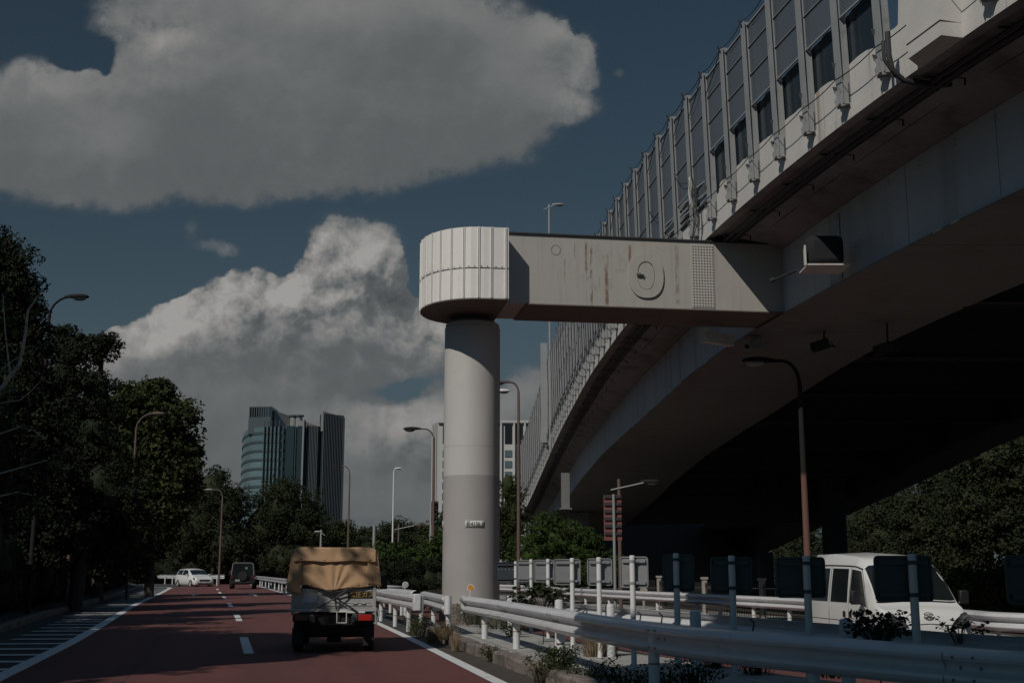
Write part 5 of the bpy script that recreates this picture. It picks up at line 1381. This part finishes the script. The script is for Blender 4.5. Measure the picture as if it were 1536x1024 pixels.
# ------------------------------------------------------------------ foliage
def leafmat(name, c1, c2, rough=.55, sc=.6, tr=.25):
    m = bpy.data.materials.new(name); m.use_nodes = True; nt = m.node_tree; b = nt.nodes['Principled BSDF']
    tc = nt.nodes.new('ShaderNodeTexCoord').outputs['Object']
    f = noise(nt, tc, sc, 3).smooth(.35, .65); f2 = noise(nt, tc, sc * 12, 2).smooth(.3, .7)
    c = mix(nt, (f * .6 + f2 * .4).clamp(), c1, c2); nt.links.new(c, b.inputs['Base Color'])
    b.inputs['Roughness'].default_value = .7; b.inputs['Specular IOR Level'].default_value = .12
    if tr:
        t = nt.nodes.new('ShaderNodeBsdfTranslucent'); nt.links.new(scalecol(nt, c, 1.2), t.inputs[0])
        ms = nt.nodes.new('ShaderNodeMixShader'); ms.inputs[0].default_value = tr
        nt.links.new(b.outputs[0], ms.inputs[1]); nt.links.new(t.outputs[0], ms.inputs[2]); nt.links.new(ms.outputs[0], nt.nodes['Material Output'].inputs[0])
    return m
lf_plane = leafmat('plane_leaf', (.024, .033, .012), (.060, .074, .027))
lf_camph = leafmat('camphor_leaf', (.022, .030, .014), (.048, .056, .026))
lf_dark = leafmat('dark_shaded_leaf', (.010, .015, .008), (.024, .032, .015), tr=.05)  # dark foliage; shade on the left trees is put into this colour
lf_vine = leafmat('vine_leaf', (.03, .052, .014), (.065, .095, .028))
lf_weed = leafmat('weed_leaf', (.045, .05, .022), (.11, .10, .05))
lf_dry = leafmat('dry_grass', (.17, .12, .07), (.30, .23, .15), tr=.1)
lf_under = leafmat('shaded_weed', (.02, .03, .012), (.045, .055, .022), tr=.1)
bark = mat('bark', (.075, .06, .048), .95, .25, 3, 1.5, 20)
palebark = mat('pale_plane_bark', (.42, .39, .32), .85, .15, 4, .6, 14, dirt=((.14, .12, .09), .5, .7, 4))

LQ = np.array([[-.5, 0, 0], [0, -.38, .05], [.6, 0, 0], [0, .38, .05]])      # leaf as a folded kite
def leaves(name, m, parent, centres, radii, per, size, seed, flat=.75, up=.3, lobed=False, core=None):
    """leaf kites scattered in clumps; centres Nx3 world, radii N"""
    rg = np.random.default_rng(seed)
    N_ = len(centres); C_ = np.repeat(np.asarray(centres, float), per, axis=0); Rr = np.repeat(np.asarray(radii, float), per)
    d = rg.normal(size=(N_ * per, 3)); d /= np.linalg.norm(d, axis=1)[:, None]
    rad = rg.uniform(.35, 1, N_ * per) ** .5
    P_ = C_ + d * (Rr * rad)[:, None] * np.array([1, 1, flat])
    nrm = d * .8 + rg.normal(size=d.shape) * .55 + np.array([0, 0, up]); nrm /= np.linalg.norm(nrm, axis=1)[:, None]
    t = rg.normal(size=d.shape); t -= nrm * (t * nrm).sum(1)[:, None]; t /= np.linalg.norm(t, axis=1)[:, None]
    bt = np.cross(nrm, t); sz = size * rg.uniform(.6, 1.35, N_ * per)
    V_ = P_[:, None, :] + (t[:, None, :] * LQ[None, :, 0, None] + bt[:, None, :] * LQ[None, :, 1, None] + nrm[:, None, :] * LQ[None, :, 2, None]) * sz[:, None, None]
    V_ = V_.reshape(-1, 3) - np.array(parent.location if parent else (0, 0, 0)); nL = N_ * per
    extra_v = []; extra_f = []
    if core:
        for c_, r3 in core:
            n1, n2 = 14, 9; o = len(extra_v)
            for i in range(n2 + 1):
                for j in range(n1):
                    th = math.pi * i / n2; ph = 2 * math.pi * j / n1; q = Vector((math.sin(th) * math.cos(ph), math.sin(th) * math.sin(ph), math.cos(th)))
                    k = 1 + .28 * mnoise.noise(q * 1.7 + Vector(c_)); extra_v.append([c_[a] + q[a] * r3[a] * k for a in range(3)])
            for i in range(n2):
                for j in range(n1): extra_f.append((o + i * n1 + j, o + i * n1 + (j + 1) % n1, o + (i + 1) * n1 + (j + 1) % n1, o + (i + 1) * n1 + j))
    if extra_v:
        V_ = np.vstack([V_, np.array(extra_v) - np.array(parent.location if parent else (0, 0, 0))])
    me = bpy.data.meshes.new(name); nf = nL + len(extra_f)
    me.vertices.add(len(V_)); me.vertices.foreach_set('co', V_.astype(np.float32).ravel())
    me.loops.add(nf * 4); me.polygons.add(nf)
    idx = np.arange(nL * 4); ef = (np.array(extra_f).ravel() + nL * 4) if extra_f else np.array([], int)
    me.loops.foreach_set('vertex_index', np.concatenate([idx, ef]).astype(np.int32))
    me.polygons.foreach_set('loop_start', (np.arange(nf) * 4).astype(np.int32)); me.update()
    me.materials.append(m); o = bpy.data.objects.new(name, me); COL.objects.link(o)
    if parent: o.parent = parent
    return o
def clumps(lobes, n, cr, seed, shell=.55):
    rg = np.random.default_rng(seed); C_ = []; Rr = []
    vol = np.array([l[3] * l[4] + l[4] * l[5] + l[3] * l[5] for l in lobes]); pr = vol / vol.sum()
    for i in range(n):
        l = lobes[rg.choice(len(lobes), p=pr)]
        d = rg.normal(size=3); d /= np.linalg.norm(d)
        r_ = (shell + (1 - shell) * rg.random() ** .6) * (1 + .16 * rg.normal() * .6)
        C_.append([l[0] + d[0] * l[3] * r_, l[1] + d[1] * l[4] * r_, l[2] + d[2] * l[5] * r_]); Rr.append(cr * rg.uniform(.6, 1.35))
    return C_, Rr
def tree(label, X, Y, lobes, m, n, per, cr, size, seed, trunk=.22, name='tree', cat='tree', group=None, zb=0.0, shell=.55, core=True, ztr=None, flat=.75, barkm=None, limbs=6, ck=.56):
    t = thing(name, label, cat, (X, Y, zb), 0, group); rg = random.Random(seed)
    zt = ztr or max(l[2] for l in lobes) + .2
    b = MB(); k = [(X + rg.uniform(-.15, .15) * i, Y, zb - .1 + (zt - zb) * i / 5) for i in range(6)]
    b.tube(k, [trunk * 1.25, trunk, trunk * .9, trunk * .7, trunk * .5, trunk * .25], 10)
    for i in range(limbs):
        l = rg.choice(lobes); a = Vector(k[rg.choice((2, 3, 4))]); e = Vector((l[0] + rg.uniform(-.6, .6) * l[3], l[1] + rg.uniform(-.6, .6) * l[4], l[2] + rg.uniform(-.2, .6) * l[5]))
        mid = (a + e) / 2 + Vector((rg.uniform(-.3, .3), rg.uniform(-.3, .3), .3)); b.tube([a, mid, e], [trunk * .4, trunk * .25, trunk * .08], 6)
    b.build('trunk', barkm or bark, t)
    C_, Rr = clumps(lobes, n, cr, seed, shell)
    leaves('crown', m, t, C_, Rr, per, size, seed, flat=flat, core=[((l[0], l[1], l[2]), (l[3] * ck, l[4] * ck, l[5] * ck)) for l in lobes] if core else None)
    return t
def pxlobes(D, L, dy=0):       # (px, py, rx_px, rz_px [, extra depth])
    out = []
    for q in L:
        d = D + (q[4] if len(q) > 4 else 0); p = at(q[0], q[1], d); s = d / 1766
        out.append((p.x, d, p.z, q[2] * s, max(q[2] * s * .9, .6), q[3] * s))
    return out
TG = 'trees lining the left side of the road'
tree('tall dark feathery tree at the far left edge, reaching highest of the left row', gx(-20, 33), 33, pxlobes(33, [(-30, 470, 84, 90), (20, 410, 36, 46), (35, 470, 34, 50), (10, 560, 60, 90), (-20, 680, 90, 110), (50, 500, 22, 40), (0, 365, 18, 20), (60, 620, 40, 70)]), lf_dark, 640, 100, .34, .085, 1, group=TG, core=True)
tree('dense black-green pine with knobbly outline right of the tall feathery tree', gx(115, 43), 43, pxlobes(43, [(100, 520, 34, 30), (150, 525, 26, 22), (95, 575, 52, 50), (145, 590, 34, 38), (80, 650, 66, 60), (140, 660, 50, 60), (60, 740, 90, 70), (150, 740, 70, 70), (110, 800, 90, 50), (165, 512, 13, 10), (88, 500, 12, 14), (122, 506, 12, 13)]), lf_dark, 760, 110, .30, .08, 2, group=TG, shell=.7)
tree('big broad-leaved plane tree with sunlit leaves, right end of the near left row', gx(225, 64), 64, pxlobes(64, [(215, 620, 50, 46), (250, 640, 44, 50), (195, 690, 60, 66), (255, 710, 44, 66), (200, 780, 66, 60), (180, 640, 34, 50), (232, 590, 24, 22), (175, 830, 50, 36)]), lf_plane, 760, 60, .55, .20, 3, group=TG, shell=.62)
tree('broad-leaved tree filling the gap low beside the pine, in shade', gx(150, 55), 55, pxlobes(55, [(150, 720, 46, 50), (120, 780, 60, 60), (170, 800, 60, 60)]), lf_plane, 220, 60, .45, .16, 4, group=TG)
tree('dark tree behind the first street lamp at far left, lower branches in shade', gx(20, 40), 40, pxlobes(40, [(30, 700, 80, 60), (10, 780, 90, 70), (70, 790, 60, 60)]), lf_dark, 300, 80, .4, .10, 5, group=TG)
tree('distant tree between the plane tree and the round dark crown', gx(318, 118), 118, pxlobes(118, [(318, 735, 34, 34), (345, 760, 30, 34), (300, 780, 42, 50), (340, 820, 44, 40), (330, 712, 14, 12), (280, 820, 40, 40)]), lf_camph, 420, 60, .62, .20, 6, group='trees beyond the road end')
tree('large round dark crown in front of the glass tower', gx(425, 120), 120, pxlobes(120, [(425, 760, 46, 42), (395, 790, 46, 50), (455, 790, 42, 46), (425, 735, 30, 20), (420, 840, 70, 36), (468, 770, 22, 26)]), lf_camph, 560, 60, .6, .18, 7, group='trees beyond the road end')
tree('low bushy tree at the foot of the glass tower', gx(500, 128), 128, pxlobes(128, [(495, 810, 26, 30), (515, 805, 18, 24), (470, 830, 30, 30)]), lf_plane, 180, 60, .6, .2, 8, group='trees beyond the road end')
tree('distant low tree between glass tower and white office block, left one', gx(545, 150), 150, pxlobes(150, [(548, 815, 26, 24), (530, 825, 20, 22), (565, 830, 22, 28)]), lf_camph, 200, 60, .7, .24, 9, group='trees beyond the road end')
tree('rounded distant tree just left of the rusty lamp and the white office block', gx(600, 140), 140, pxlobes(140, [(598, 800, 30, 22), (570, 815, 26, 24), (625, 812, 26, 24), (600, 830, 60, 30)]), lf_camph, 300, 60, .7, .22, 10, group='trees beyond the road end')
tree('leafy tree squeezed between the grey column and the noise barrier', gx(765, 85), 85, pxlobes(85, [(762, 730, 16, 30), (770, 770, 22, 40), (750, 800, 40, 40), (700, 790, 50, 40), (655, 815, 30, 30)]), lf_plane, 340, 60, .42, .14, 11)
# creeper mound under the expressway, hedges
tree('sunlit mound of creepers under the expressway right of the column', gx(828, 58), 58, pxlobes(58, [(800, 830, 34, 40), (835, 815, 40, 36), (865, 830, 38, 40), (820, 790, 22, 20), (845, 860, 60, 24), (900, 850, 40, 26), (885, 815, 16, 18)]), lf_vine, 620, 60, .26, .085, 12, name='creeper_mound', cat='shrub', trunk=.1, shell=.8)
tree('leafy shrubs with bright top leaves above the dark hedge left of the column', gx(610, 56), 56, pxlobes(56, [(590, 838, 26, 22), (620, 845, 26, 20), (650, 835, 22, 26), (575, 835, 16, 18), (660, 820, 14, 20), (640, 862, 40, 16)]), lf_vine, 320, 50, .28, .12, 13, name='shrub', cat='shrub', trunk=.07)
HX = [(560, 45), (590, 45), (620, 44), (650, 43), (675, 42)]
tree('dark clipped hedge left of the grey column below the leafy shrubs', gx(610, 46), 46, [(gx(p, 46), 46, .9, .75, .6, .95) for p in (556, 578, 600, 622, 644, 668)], lf_dark, 330, 60, .2, .07, 14, name='hedge', cat='hedge', trunk=.05)
# hedge along the left kerb, in deep shade
tree('long dark hedge behind the left kerb', kerbline(40) - 2, 40, [(kerbline(y) - 1.9, y, 1.3, 1.2, 2.2, 1.7) for y in range(13, 112, 3)], lf_dark, 2000, 45, .3, .10, 15, name='hedge', cat='hedge', trunk=.05, limbs=2, ck=.86)
tree('low dark hedge across the far end of the road behind the white car', gx(330, 124), 124, [(gx(p, 124), 124 + (p - 230) * .01, 1.6, 2.4, 1.6, 2.3) for p in range(215, 500, 16)], lf_dark, 420, 50, .5, .16, 16, name='hedge', cat='hedge', trunk=.08, limbs=2, ck=.8)
# woods on the right beyond the ramp
for i, (px, D, L, mm) in enumerate([
    (1485, 92, [(1490, 690, 64, 60), (1530, 650, 40, 40), (1540, 720, 60, 70), (1460, 760, 56, 60), (1520, 800, 70, 60)], lf_camph),
    (1410, 104, [(1415, 738, 46, 46), (1390, 790, 46, 46), (1435, 800, 44, 46), (1405, 840, 60, 40)], lf_camph),
    (1340, 122, [(1345, 766, 40, 38), (1320, 810, 40, 40), (1365, 815, 36, 40), (1340, 850, 60, 34)], lf_camph),
    (1275, 140, [(1285, 792, 36, 34), (1262, 830, 26, 34), (1300, 835, 34, 34), (1270, 860, 40, 24)], lf_camph),
    (1180, 155, [(1180, 830, 30, 28), (1208, 812, 26, 30), (1150, 846, 24, 20), (1155, 850, 26, 20), (1180, 862, 50, 18)], lf_camph)]):
    tree(['tallest dark tree of the right-hand wood, at the picture edge', 'bulging dark tree in the right-hand wood above the van', 'rounded dark tree behind the rear of the van', 'dark tree just right of the black pier under the ramp', 'small tree left of the black pier, under the ramp edge'][i],
         gx(px, D), D, pxlobes(D, L), mm, [620, 480, 420, 300, 240][i], 70, .62 + .003 * D, .14 + .0009 * D, 20 + i, group='trees of the wood on the right', shell=.72, trunk=.3)
tree('low sunlit bushes behind the right end of the far guardrail', gx(1500, 34), 34, pxlobes(34, [(1440, 880, 20, 24), (1475, 885, 24, 30), (1510, 880, 26, 34), (1545, 885, 26, 36)]), lf_vine, 320, 50, .2, .085, 30, name='shrub', cat='shrub', trunk=.05)
# bare-branched plane tree at the very left, pale bark and few leaves
bt_ = thing('tree', 'pale-barked plane tree with nearly bare branches poking in at the left edge', 'tree', (-10.6, 19, .1), 0, TG)
b = MB(); b.tube([(-10.6, 19, 0), (-10.5, 19, 2.5), (-10.3, 19, 5.2), (-10.2, 19, 7.5)], [.16, .13, .09, .04], 10); tips = []
def br(p0, pts, r0):
    pp = [at(*q) for q in pts]; n = len(pp); full = [Vector(p0)] + pp; b.tube(full, [r0 * (1 - .8 * i / n) for i in range(n + 1)], 6); tips.extend(pp[1:])
    return pp
br((-10.3, 19, 4.9), [(-60, 620, 19), (0, 585, 19), (30, 545, 19), (38, 500, 19), (42, 465, 19), (60, 440, 19)], .05)
br((-10.3, 19, 4.7), [(-50, 640, 19), (0, 590, 18.8), (15, 560, 18.8), (8, 500, 18.7), (4, 440, 18.7)], .03)
br((-10.3, 19, 4.6), [(-50, 600, 19), (-5, 560, 19), (20, 540, 19), (50, 525, 19.2)], .022)
br((-10.3, 19, 4.2), [(-60, 650, 19), (0, 585, 19), (14, 590, 19), (28, 540, 19)], .02)
br((-10.3, 19, 3.9), [(-60, 700, 19), (0, 710, 19.1), (20, 585, 19.0)][:2] + [(35, 700, 19), (70, 690, 19)], .03)
br((-10.3, 19, 3.7), [(-60, 690, 19), (-5, 605, 19.2), (30, 600, 19.2), (48, 585, 19.2), (62, 570, 19.3)], .022)
br((-10.3, 19, 3.6), [(-60, 720, 19), (0, 650, 19.2), (30, 640, 19.2), (50, 645, 19.1), (70, 660, 19.1)], .022)
br((-10.3, 19, 3.4), [(-60, 760, 19), (-5, 745, 19.0), (25, 738, 19.1), (48, 742, 19.1)], .028)
b.build('trunk', palebark, bt_)
leaves('crown', leafmat('big_pale_leaf', (.05, .065, .02), (.12, .13, .055)), bt_, [tuple(q) for q in tips], [.22] * len(tips), 4, .11, 40)
leaves('crown', lf_plane, bt_, [tuple(at(px, py, 19.4)) for px, py in ((5, 640), (30, 735), (10, 780), (40, 760), (60, 700), (20, 690), (0, 720), (5, 470))], [.35] * 8, 26, .11, 41)
# off-picture trees by the left kerb, whose shade falls on the road
for i, (x, y, h) in enumerate(((-14.9, 11.6, 12.5), (-12.6, 6.2, 9.5), (-13.8, 21, 9.5), (-14.6, 27, 9.5), (-20.5, 48, 9), (-23, 55, 9))):
    tree('roadside tree %s' % ('behind the left kerb close to the camera', 'behind the left kerb at the edge of view', 'in the second row behind the bare branches', 'in the second row behind the dark lamp', 'behind the thin brown lamp, lost in shade', 'beyond the thin brown lamp, lost in shade')[i].replace('second row', 'second row'), x, y,
         ([(x, y, 10, 5.2, 5.6, 2.6), (x + 1.5, y + 2.6, 9.6, 3.6, 4.0, 2.0), (x + .6, y - 3, 9.8, 3.6, 3.6, 2.0)] if i == 0 else []) + [(x, y, h * .62, 2.3, 2.5, h * .36), (x + .6, y + 1.6, h * .5, 1.8, 1.8, h * .26), (x - .4, y - 1.6, h * .55, 1.8, 1.8, h * .28)], lf_camph, 700 if i == 0 else 150, 60, .6, .18, 50 + i, group=TG, ck=.88 if i == 0 else .6)

# weeds and scrubby tufts ---------------------------------------------------------------------------
def tuft(label, x, y, z, r, h, m_, n, seed, name='weed', grass=False, w=.006, leaf=.032, group='weeds along the median'):
    n = n * 2 if grass else n
    t = thing(name, label, 'weed', (x, y, z), 0, group); rg = random.Random(seed); b = MB()
    for i in range(n):
        a = rg.uniform(0, 6.28); rr = r * rg.random() ** .5 * .5; p = Vector((x + rr * math.cos(a), y + rr * math.sin(a), z)); L = h * rg.uniform(.45, 1.1)
        d = Vector((math.cos(a), math.sin(a), 0)) * rg.uniform(.1, .9) * r; s = Vector((-math.sin(a), math.cos(a), 0)) * w
        q1 = p + d * .4 + Vector((0, 0, L * .7)); q2 = p + d + Vector((0, 0, L))
        b.add([p - s, p + s, q1 + s * .7, q1 - s * .7, q2], [(0, 1, 2, 3), (3, 2, 4)])
    b.build('blades', m_, t, smooth=False, fix=False)
    if not grass:
        C_ = [(x + rg.uniform(-r, r) * .8, y + rg.uniform(-r, r) * .8, z + h * rg.uniform(.3, .95)) for _ in range(max(3, n // 3))]
        leaves('leaves', m_, t, C_, [r * .3] * len(C_), 16, leaf, seed)
    return t
p = lambda px, D, z=.1: (gx(px, D), D, z)
tuft('green weed clump on the kerb left of the round-ended rail', *p(622, 26.6, 0), .30, .45, lf_weed, 60, 1)
tuft('dark green weeds behind that clump at the end of the long rail', *p(632, 25.9, 0), .25, .5, lf_under, 50, 2)
tuft('dry straw-coloured grass on the kerb below the round-ended rail', *p(667, 23.2, .1), .32, .34, lf_dry, 130, 3, grass=True)
tuft('dry grass sprig in the gutter under the left rail end', *p(652, 23.8, .0), .25, .28, lf_dry, 90, 4, grass=True)
tuft('small dry stalks in front of the concrete footing', *p(684, 21.2, .02), .16, .42, lf_dry, 24, 5, grass=True)
tuft('low ivy growing over the footing under the main rail start', *p(712, 28.2, .15), .6, .5, lf_under, 90, 6)
tuft('row of ivy tufts behind the first rail post', *p(745, 27.0, .1), .8, .45, lf_under, 110, 7)
tuft('leafy weed by the post where the shade begins', *p(836, 15.9, .1), .28, .30, lf_under, 150, 8)
tuft('weed tuft in the gutter at the bottom of the kerb, near', *p(815, 15.4, .0), .25, .32, lf_weed, 70, 9)
tuft('weed tuft in the gutter at the bottom of the kerb, further up', *p(742, 18.9, .0), .22, .22, lf_weed, 60, 10)
for i, (px, D, r, h, m_) in enumerate(((880, 14.9, .5, .16, lf_under), (930, 14.4, .5, .14, lf_under), (985, 14.0, .5, .14, lf_under), (1040, 13.9, .4, .28, lf_under), (1100, 17.0, .45, .32, lf_under), (1130, 15.5, .4, .35, lf_under), (1240, 15.0, .4, .3, lf_under), (890, 18.6, .35, .42, lf_dry), (910, 18.9, .3, .36, lf_dry), (770, 24.0, .3, .3, lf_under), (1065, 16.6, .3, .3, lf_under))):
    tuft(['shaded weed just inside the shade edge', 'shaded weed second along the slab', 'shaded weed beneath the sign poles', 'shaded weed by the concrete collar', 'weed silhouetted against the lit red road, left', 'weed silhouetted against the lit red road, middle', 'weed silhouetted against the lit red road, right', 'tawny grass between two white posts', 'second tawny grass tuft beside the red road', 'weed near the foot of the second white pole', 'thin weed at the island edge'][i], *p(px, D, .1), r, h, m_, 80, 60 + i, grass=(m_ is lf_dry))
# saplings poking over the rails
def sapling(label, px, D, ytop, ybase, spread, seed, n=26, leaf=.075, m_=None):
    a = at(px, ybase, D); t = thing('sapling', label, 'plant', (a.x, D, .1), 0, 'saplings poking above the guardrails'); rg = random.Random(seed); b = MB(); C_ = []
    s = D / 1766
    for i in range(n):
        e = at(px + rg.uniform(-1, 1) * spread, ytop + abs(rg.uniform(-1, 1)) * (ybase - ytop) * .75, D + rg.uniform(-.25, .25)); mid = (Vector((a.x, D, a.z - .1)) + e) / 2 + Vector((0, 0, .05))
        b.tube([(a.x, D, .1), (a.x, D, a.z - .15), mid, e], [.008, .007, .005, .002], 4, False); C_.append(tuple(e)); C_.append(tuple((e + mid) / 2))
    b.build('stems', bark, t); leaves('leaves', m_ or lf_under, t, C_, [.06] * len(C_), 5, leaf, seed, flat=.35, up=1.2); return t
sapling('dark leafy sapling in front of the left headlight of the van', 1318, 11.6, 915, 960, 52, 1, 62, .045)
sapling('small sapling in front of the right headlight of the van', 1440, 12.3, 924, 955, 40, 2, 12, .045)
sapling('leafy sapling between the sign poles, dark leaves over the back rail', 815, 21.8, 875, 912, 48, 3, 46, .085)
# ------------------------------------------------------------------ buildings
def win_facade(name, base, glass, fx, fz, wx, wz, off=(0, 0), tint2=None):
    m = bpy.data.materials.new(name); m.use_nodes = True; nt = m.node_tree; b = nt.nodes['Principled BSDF']
    return m
GD = 400.0
tg = thing('office_tower', 'tall blue-green glass office tower with vertical fins beyond the trees', 'office tower', (gx(432, GD), GD, 0))
tglass = mat('tower_glass', (.11, .165, .18), .15, .35, .06, spec=.8)
tglass2 = mat('tower_glass_dark', (.03, .045, .05), .15, .3, .05, spec=.7)
tfin = mat('tower_fin', (.07, .085, .09), .5, .1)
tspan = mat('tower_spandrel', (.045, .065, .07), .5, .1)
tpale = mat('tower_pale_wall', (.22, .22, .215), .7, .05)
def zz(py, D=GD): return at(768, py, D).z
def X(px, D=GD): return gx(px, D)
# plan of the left volume: rounded corner from the left side to the front; right slab set behind
XD = lambda px, d=0: (gx(px, GD + d), GD + d)
front = [XD(356.5, 30), XD(356, 21), XD(357.5, 14), XD(360.5, 9), XD(364.5, 5), XD(369.5, 2), XD(376, 0), XD(386, -1.5), XD(400, -2.5), XD(415, -3), XD(452, -1)]
ztop1 = zz(641)
def vol(pts, z0, z1, nm, m_, closed=True, th=0):
    b = MB(); n = len(pts); b.v = [(x, y, z0) for x, y in pts] + [(x, y, z1) for x, y in pts]
    b.f = [(i, (i + 1) % n, (i + 1) % n + n, i + n) for i in range(n if closed else n - 1)] + ([tuple(range(n, 2 * n))] if closed else [])
    return b.build(nm, m_, tg, smooth=False, thick=th)
body_pts = front + [XD(478, 2), XD(507, 10), XD(500, 34)]
vol(body_pts, 0, ztop1, 'glass_body', tglass)
def along(pts, s):
    for (a, b_), (c, d) in zip(pts, pts[1:]):
        L = math.hypot(c - a, d - b_)
        if s <= L: t = s / L; nx, ny = (d - b_) / L, -(c - a) / L; return a + (c - a) * t, b_ + (d - b_) * t, nx, ny
        s -= L
    return None
Ltot = sum(math.hypot(c - a, d - b_) for (a, b_), (c, d) in zip(front, front[1:]))
# spandrel bands, one per storey
for k in range(19):
    z = ztop1 - 2 - k * 2.95; b = MB(); b.sweep([(x, y, z) for x, y in front], [(-.12, -.42), (-.12, .42), (.2, .42), (.2, -.42)], closed=True); b.build('spandrel_band', tspan, tg, smooth=False)
s = 36.0
while s < Ltot:
    r_ = along(front, s)
    if r_:
        x, y, nx, ny = r_; tall = 641 - (3 if s > Ltot * .5 else 0)
        zt_ = zz(632) if x > X(374) and x < X(419) else zz(640)
        if not (X(421) < x < X(433)): b = MB(); b.box((x, y - .6, zt_ / 2), (.17, .8, zt_)); b.build('fin', tfin, tg, smooth=False)
    s += 1.35
# dark recessed strips and bright strips in the middle
for xa, xb, m_ in ((415, 419, tglass2), (425, 437, tglass2), (442, 452, tglass2)): vol([(X(xa), GD - 3.4), (X(xb), GD - 3.0), (X(xb), GD), (X(xa), GD)], 0, ztop1 + .2, 'dark_glass_strip', m_)
# crown screens
vol([(X(358.5), GD + 8), (X(362), GD + 1.5), (X(398), GD - .5), (X(398), GD), (X(362), GD + 2.2), (X(359), GD + 8)], ztop1 - 2, zz(625), 'crown_screen', tspan)
vol([(X(362), GD + 2.5), (X(398), GD + 1.5), (X(398), GD + 12), (X(362), GD + 12)], ztop1 - 2, zz(609), 'crown_tower', tglass2)
xx = 363
while xx < 398: b = MB(); b.box((X(xx), GD + 1.9, (zz(608) + ztop1) / 2), (.28, .5, zz(608) - ztop1)); b.build('fin', tfin, tg, smooth=False); xx += 3.6
b = MB(); b.add([(X(398), GD + 4, ztop1), (X(436), GD + 12, ztop1), (X(436), GD + 12, zz(624)), (X(398), GD + 4, zz(613))], [(0, 1, 2, 3)]); b.build('plant_wall', tpale, tg, smooth=False, thick=.6)
vol([(X(436), GD + 6), (X(480), GD + 6), (X(480), GD + 14), (X(436), GD + 14)], ztop1 - 1, zz(627.5), 'plant_room', tpale)
for px in (426, 434.5): b = MB(); b.tube([(X(px), GD + 8, ztop1), (X(px), GD + 8, zz(619))], 1.2, 12); b.build('roof_stack', tpale, tg); b = MB(); b.tube([(X(px), GD + 8, zz(620)), (X(px), GD + 8, zz(618))], 1.7, 12); b.build('roof_stack', tfin, tg)
# pale edge fin, right hand fin screens
b = MB(); b.box((X(452.4), GD - 4, zz(632) / 2), (.55, 3, zz(632))); b.build('edge_fin', tpale, tg, smooth=False)
vol([XD(453, -3.6), XD(472, -1.5), XD(480, 1), XD(453, 0)], 0, zz(640), 'fin_screen_wall', tglass2)
xx = 454.5
while xx < 472: t_ = (xx - 453) / 19; b = MB(); b.box((X(xx), GD - 4 + t_ * 2, zz(634 + 6 * t_) / 2), (.22, .7, zz(634 + 6 * t_))); b.build('fin', tfin, tg, smooth=False); xx += 2.15
vol([XD(473, 1), XD(480, -3), XD(510, 4), XD(508.5, 22), XD(478, 10)], 0, zz(621), 'right_slab', tglass2)
b = MB(); b.box((X(479), GD - 2.6, (zz(618) + zz(648)) / 2), (.7, 1.5, zz(618) - zz(648))); b.build('edge_fin', tpale, tg, smooth=False)
xx = 481.5
while xx < 510: t_ = (xx - 480) / 30; b = MB(); b.box((X(xx), GD - 3.4 + t_ * 7, zz(618 + 6 * t_) / 2), (.24, .7, zz(618 + 6 * t_))); b.build('fin', tfin, tg, smooth=False); xx += 2.1

WD = 250.0
ow = thing('office_block', 'white concrete office block half hidden behind the grey column', 'office block', (gx(715, WD), WD, 0))
wwall = mat('white_concrete', (.46, .45, .43), .8, .05, .05); wdark = mat('block_window', (.012, .014, .016), .3); wglass = mat('block_glass', (.09, .12, .13), .2, .3, .4)
def xw(px, D=WD): return gx(px, D)
def zw(py): return at(768, py, WD).z
b = MB(); n_ = [(xw(642) , WD + 6), (xw(656.5), WD), (xw(796), WD), (xw(796), WD + 30), (xw(642), WD + 30)]; b.v = [(x, y, 0) for x, y in n_] + [(x, y, zw(631)) for x, y in n_]
b.f = [(i, (i + 1) % 5, (i + 1) % 5 + 5, i + 5) for i in range(5)] + [(5, 6, 7, 8, 9)]; b.build('wall', wwall, ow, smooth=False)
b = MB(); b.box((xw(725), WD - .2, zw(632.5)), (xw(796) - xw(654), .8, .5)); b.build('parapet_cap', wwall, ow, smooth=False)
cols = [(659, 663)] + [(664 + 19 * k + 0, 664 + 19 * k + 11) for k in range(0, 7)]
cols = [(662, 666), (681, 692), (700, 711), (719, 730), (737, 748), (757, 768), (773.5, 784.5), (789, 795)]
for xa, xb in cols:
    b = MB(); b.box(((xw(xa) + xw(xb)) / 2, WD - .02, (zw(637) + zw(665)) / 2), (xw(xb) - xw(xa), .3, zw(637) - zw(665))); b.build('tall_window', wdark, ow, smooth=False)
    for k in range(10):
        z0, z1 = zw(675 + 16 * k), zw(685 + 16 * k)
        if z1 < 2: break
        b = MB(); b.box(((xw(xa) + xw(xb)) / 2, WD - .02, (z0 + z1) / 2), (xw(xb) - xw(xa), .3, z0 - z1)); w_ = b.build('window', wglass, ow, smooth=False)
    b = MB(); b.box((xw(xb) + .45, WD - .3, zw(633) / 2), (.35, .6, zw(633))); b.build('pilaster', wwall, ow, smooth=False)
for xa in (645, 648.5, 652): b = MB(); t_ = (656.5 - xa) / 14.5; b.box((xw(xa), WD + 6 * t_ - .1, zw(633) / 2), (.1, .2, zw(633))); b.build('groove', wdark, ow, smooth=False)
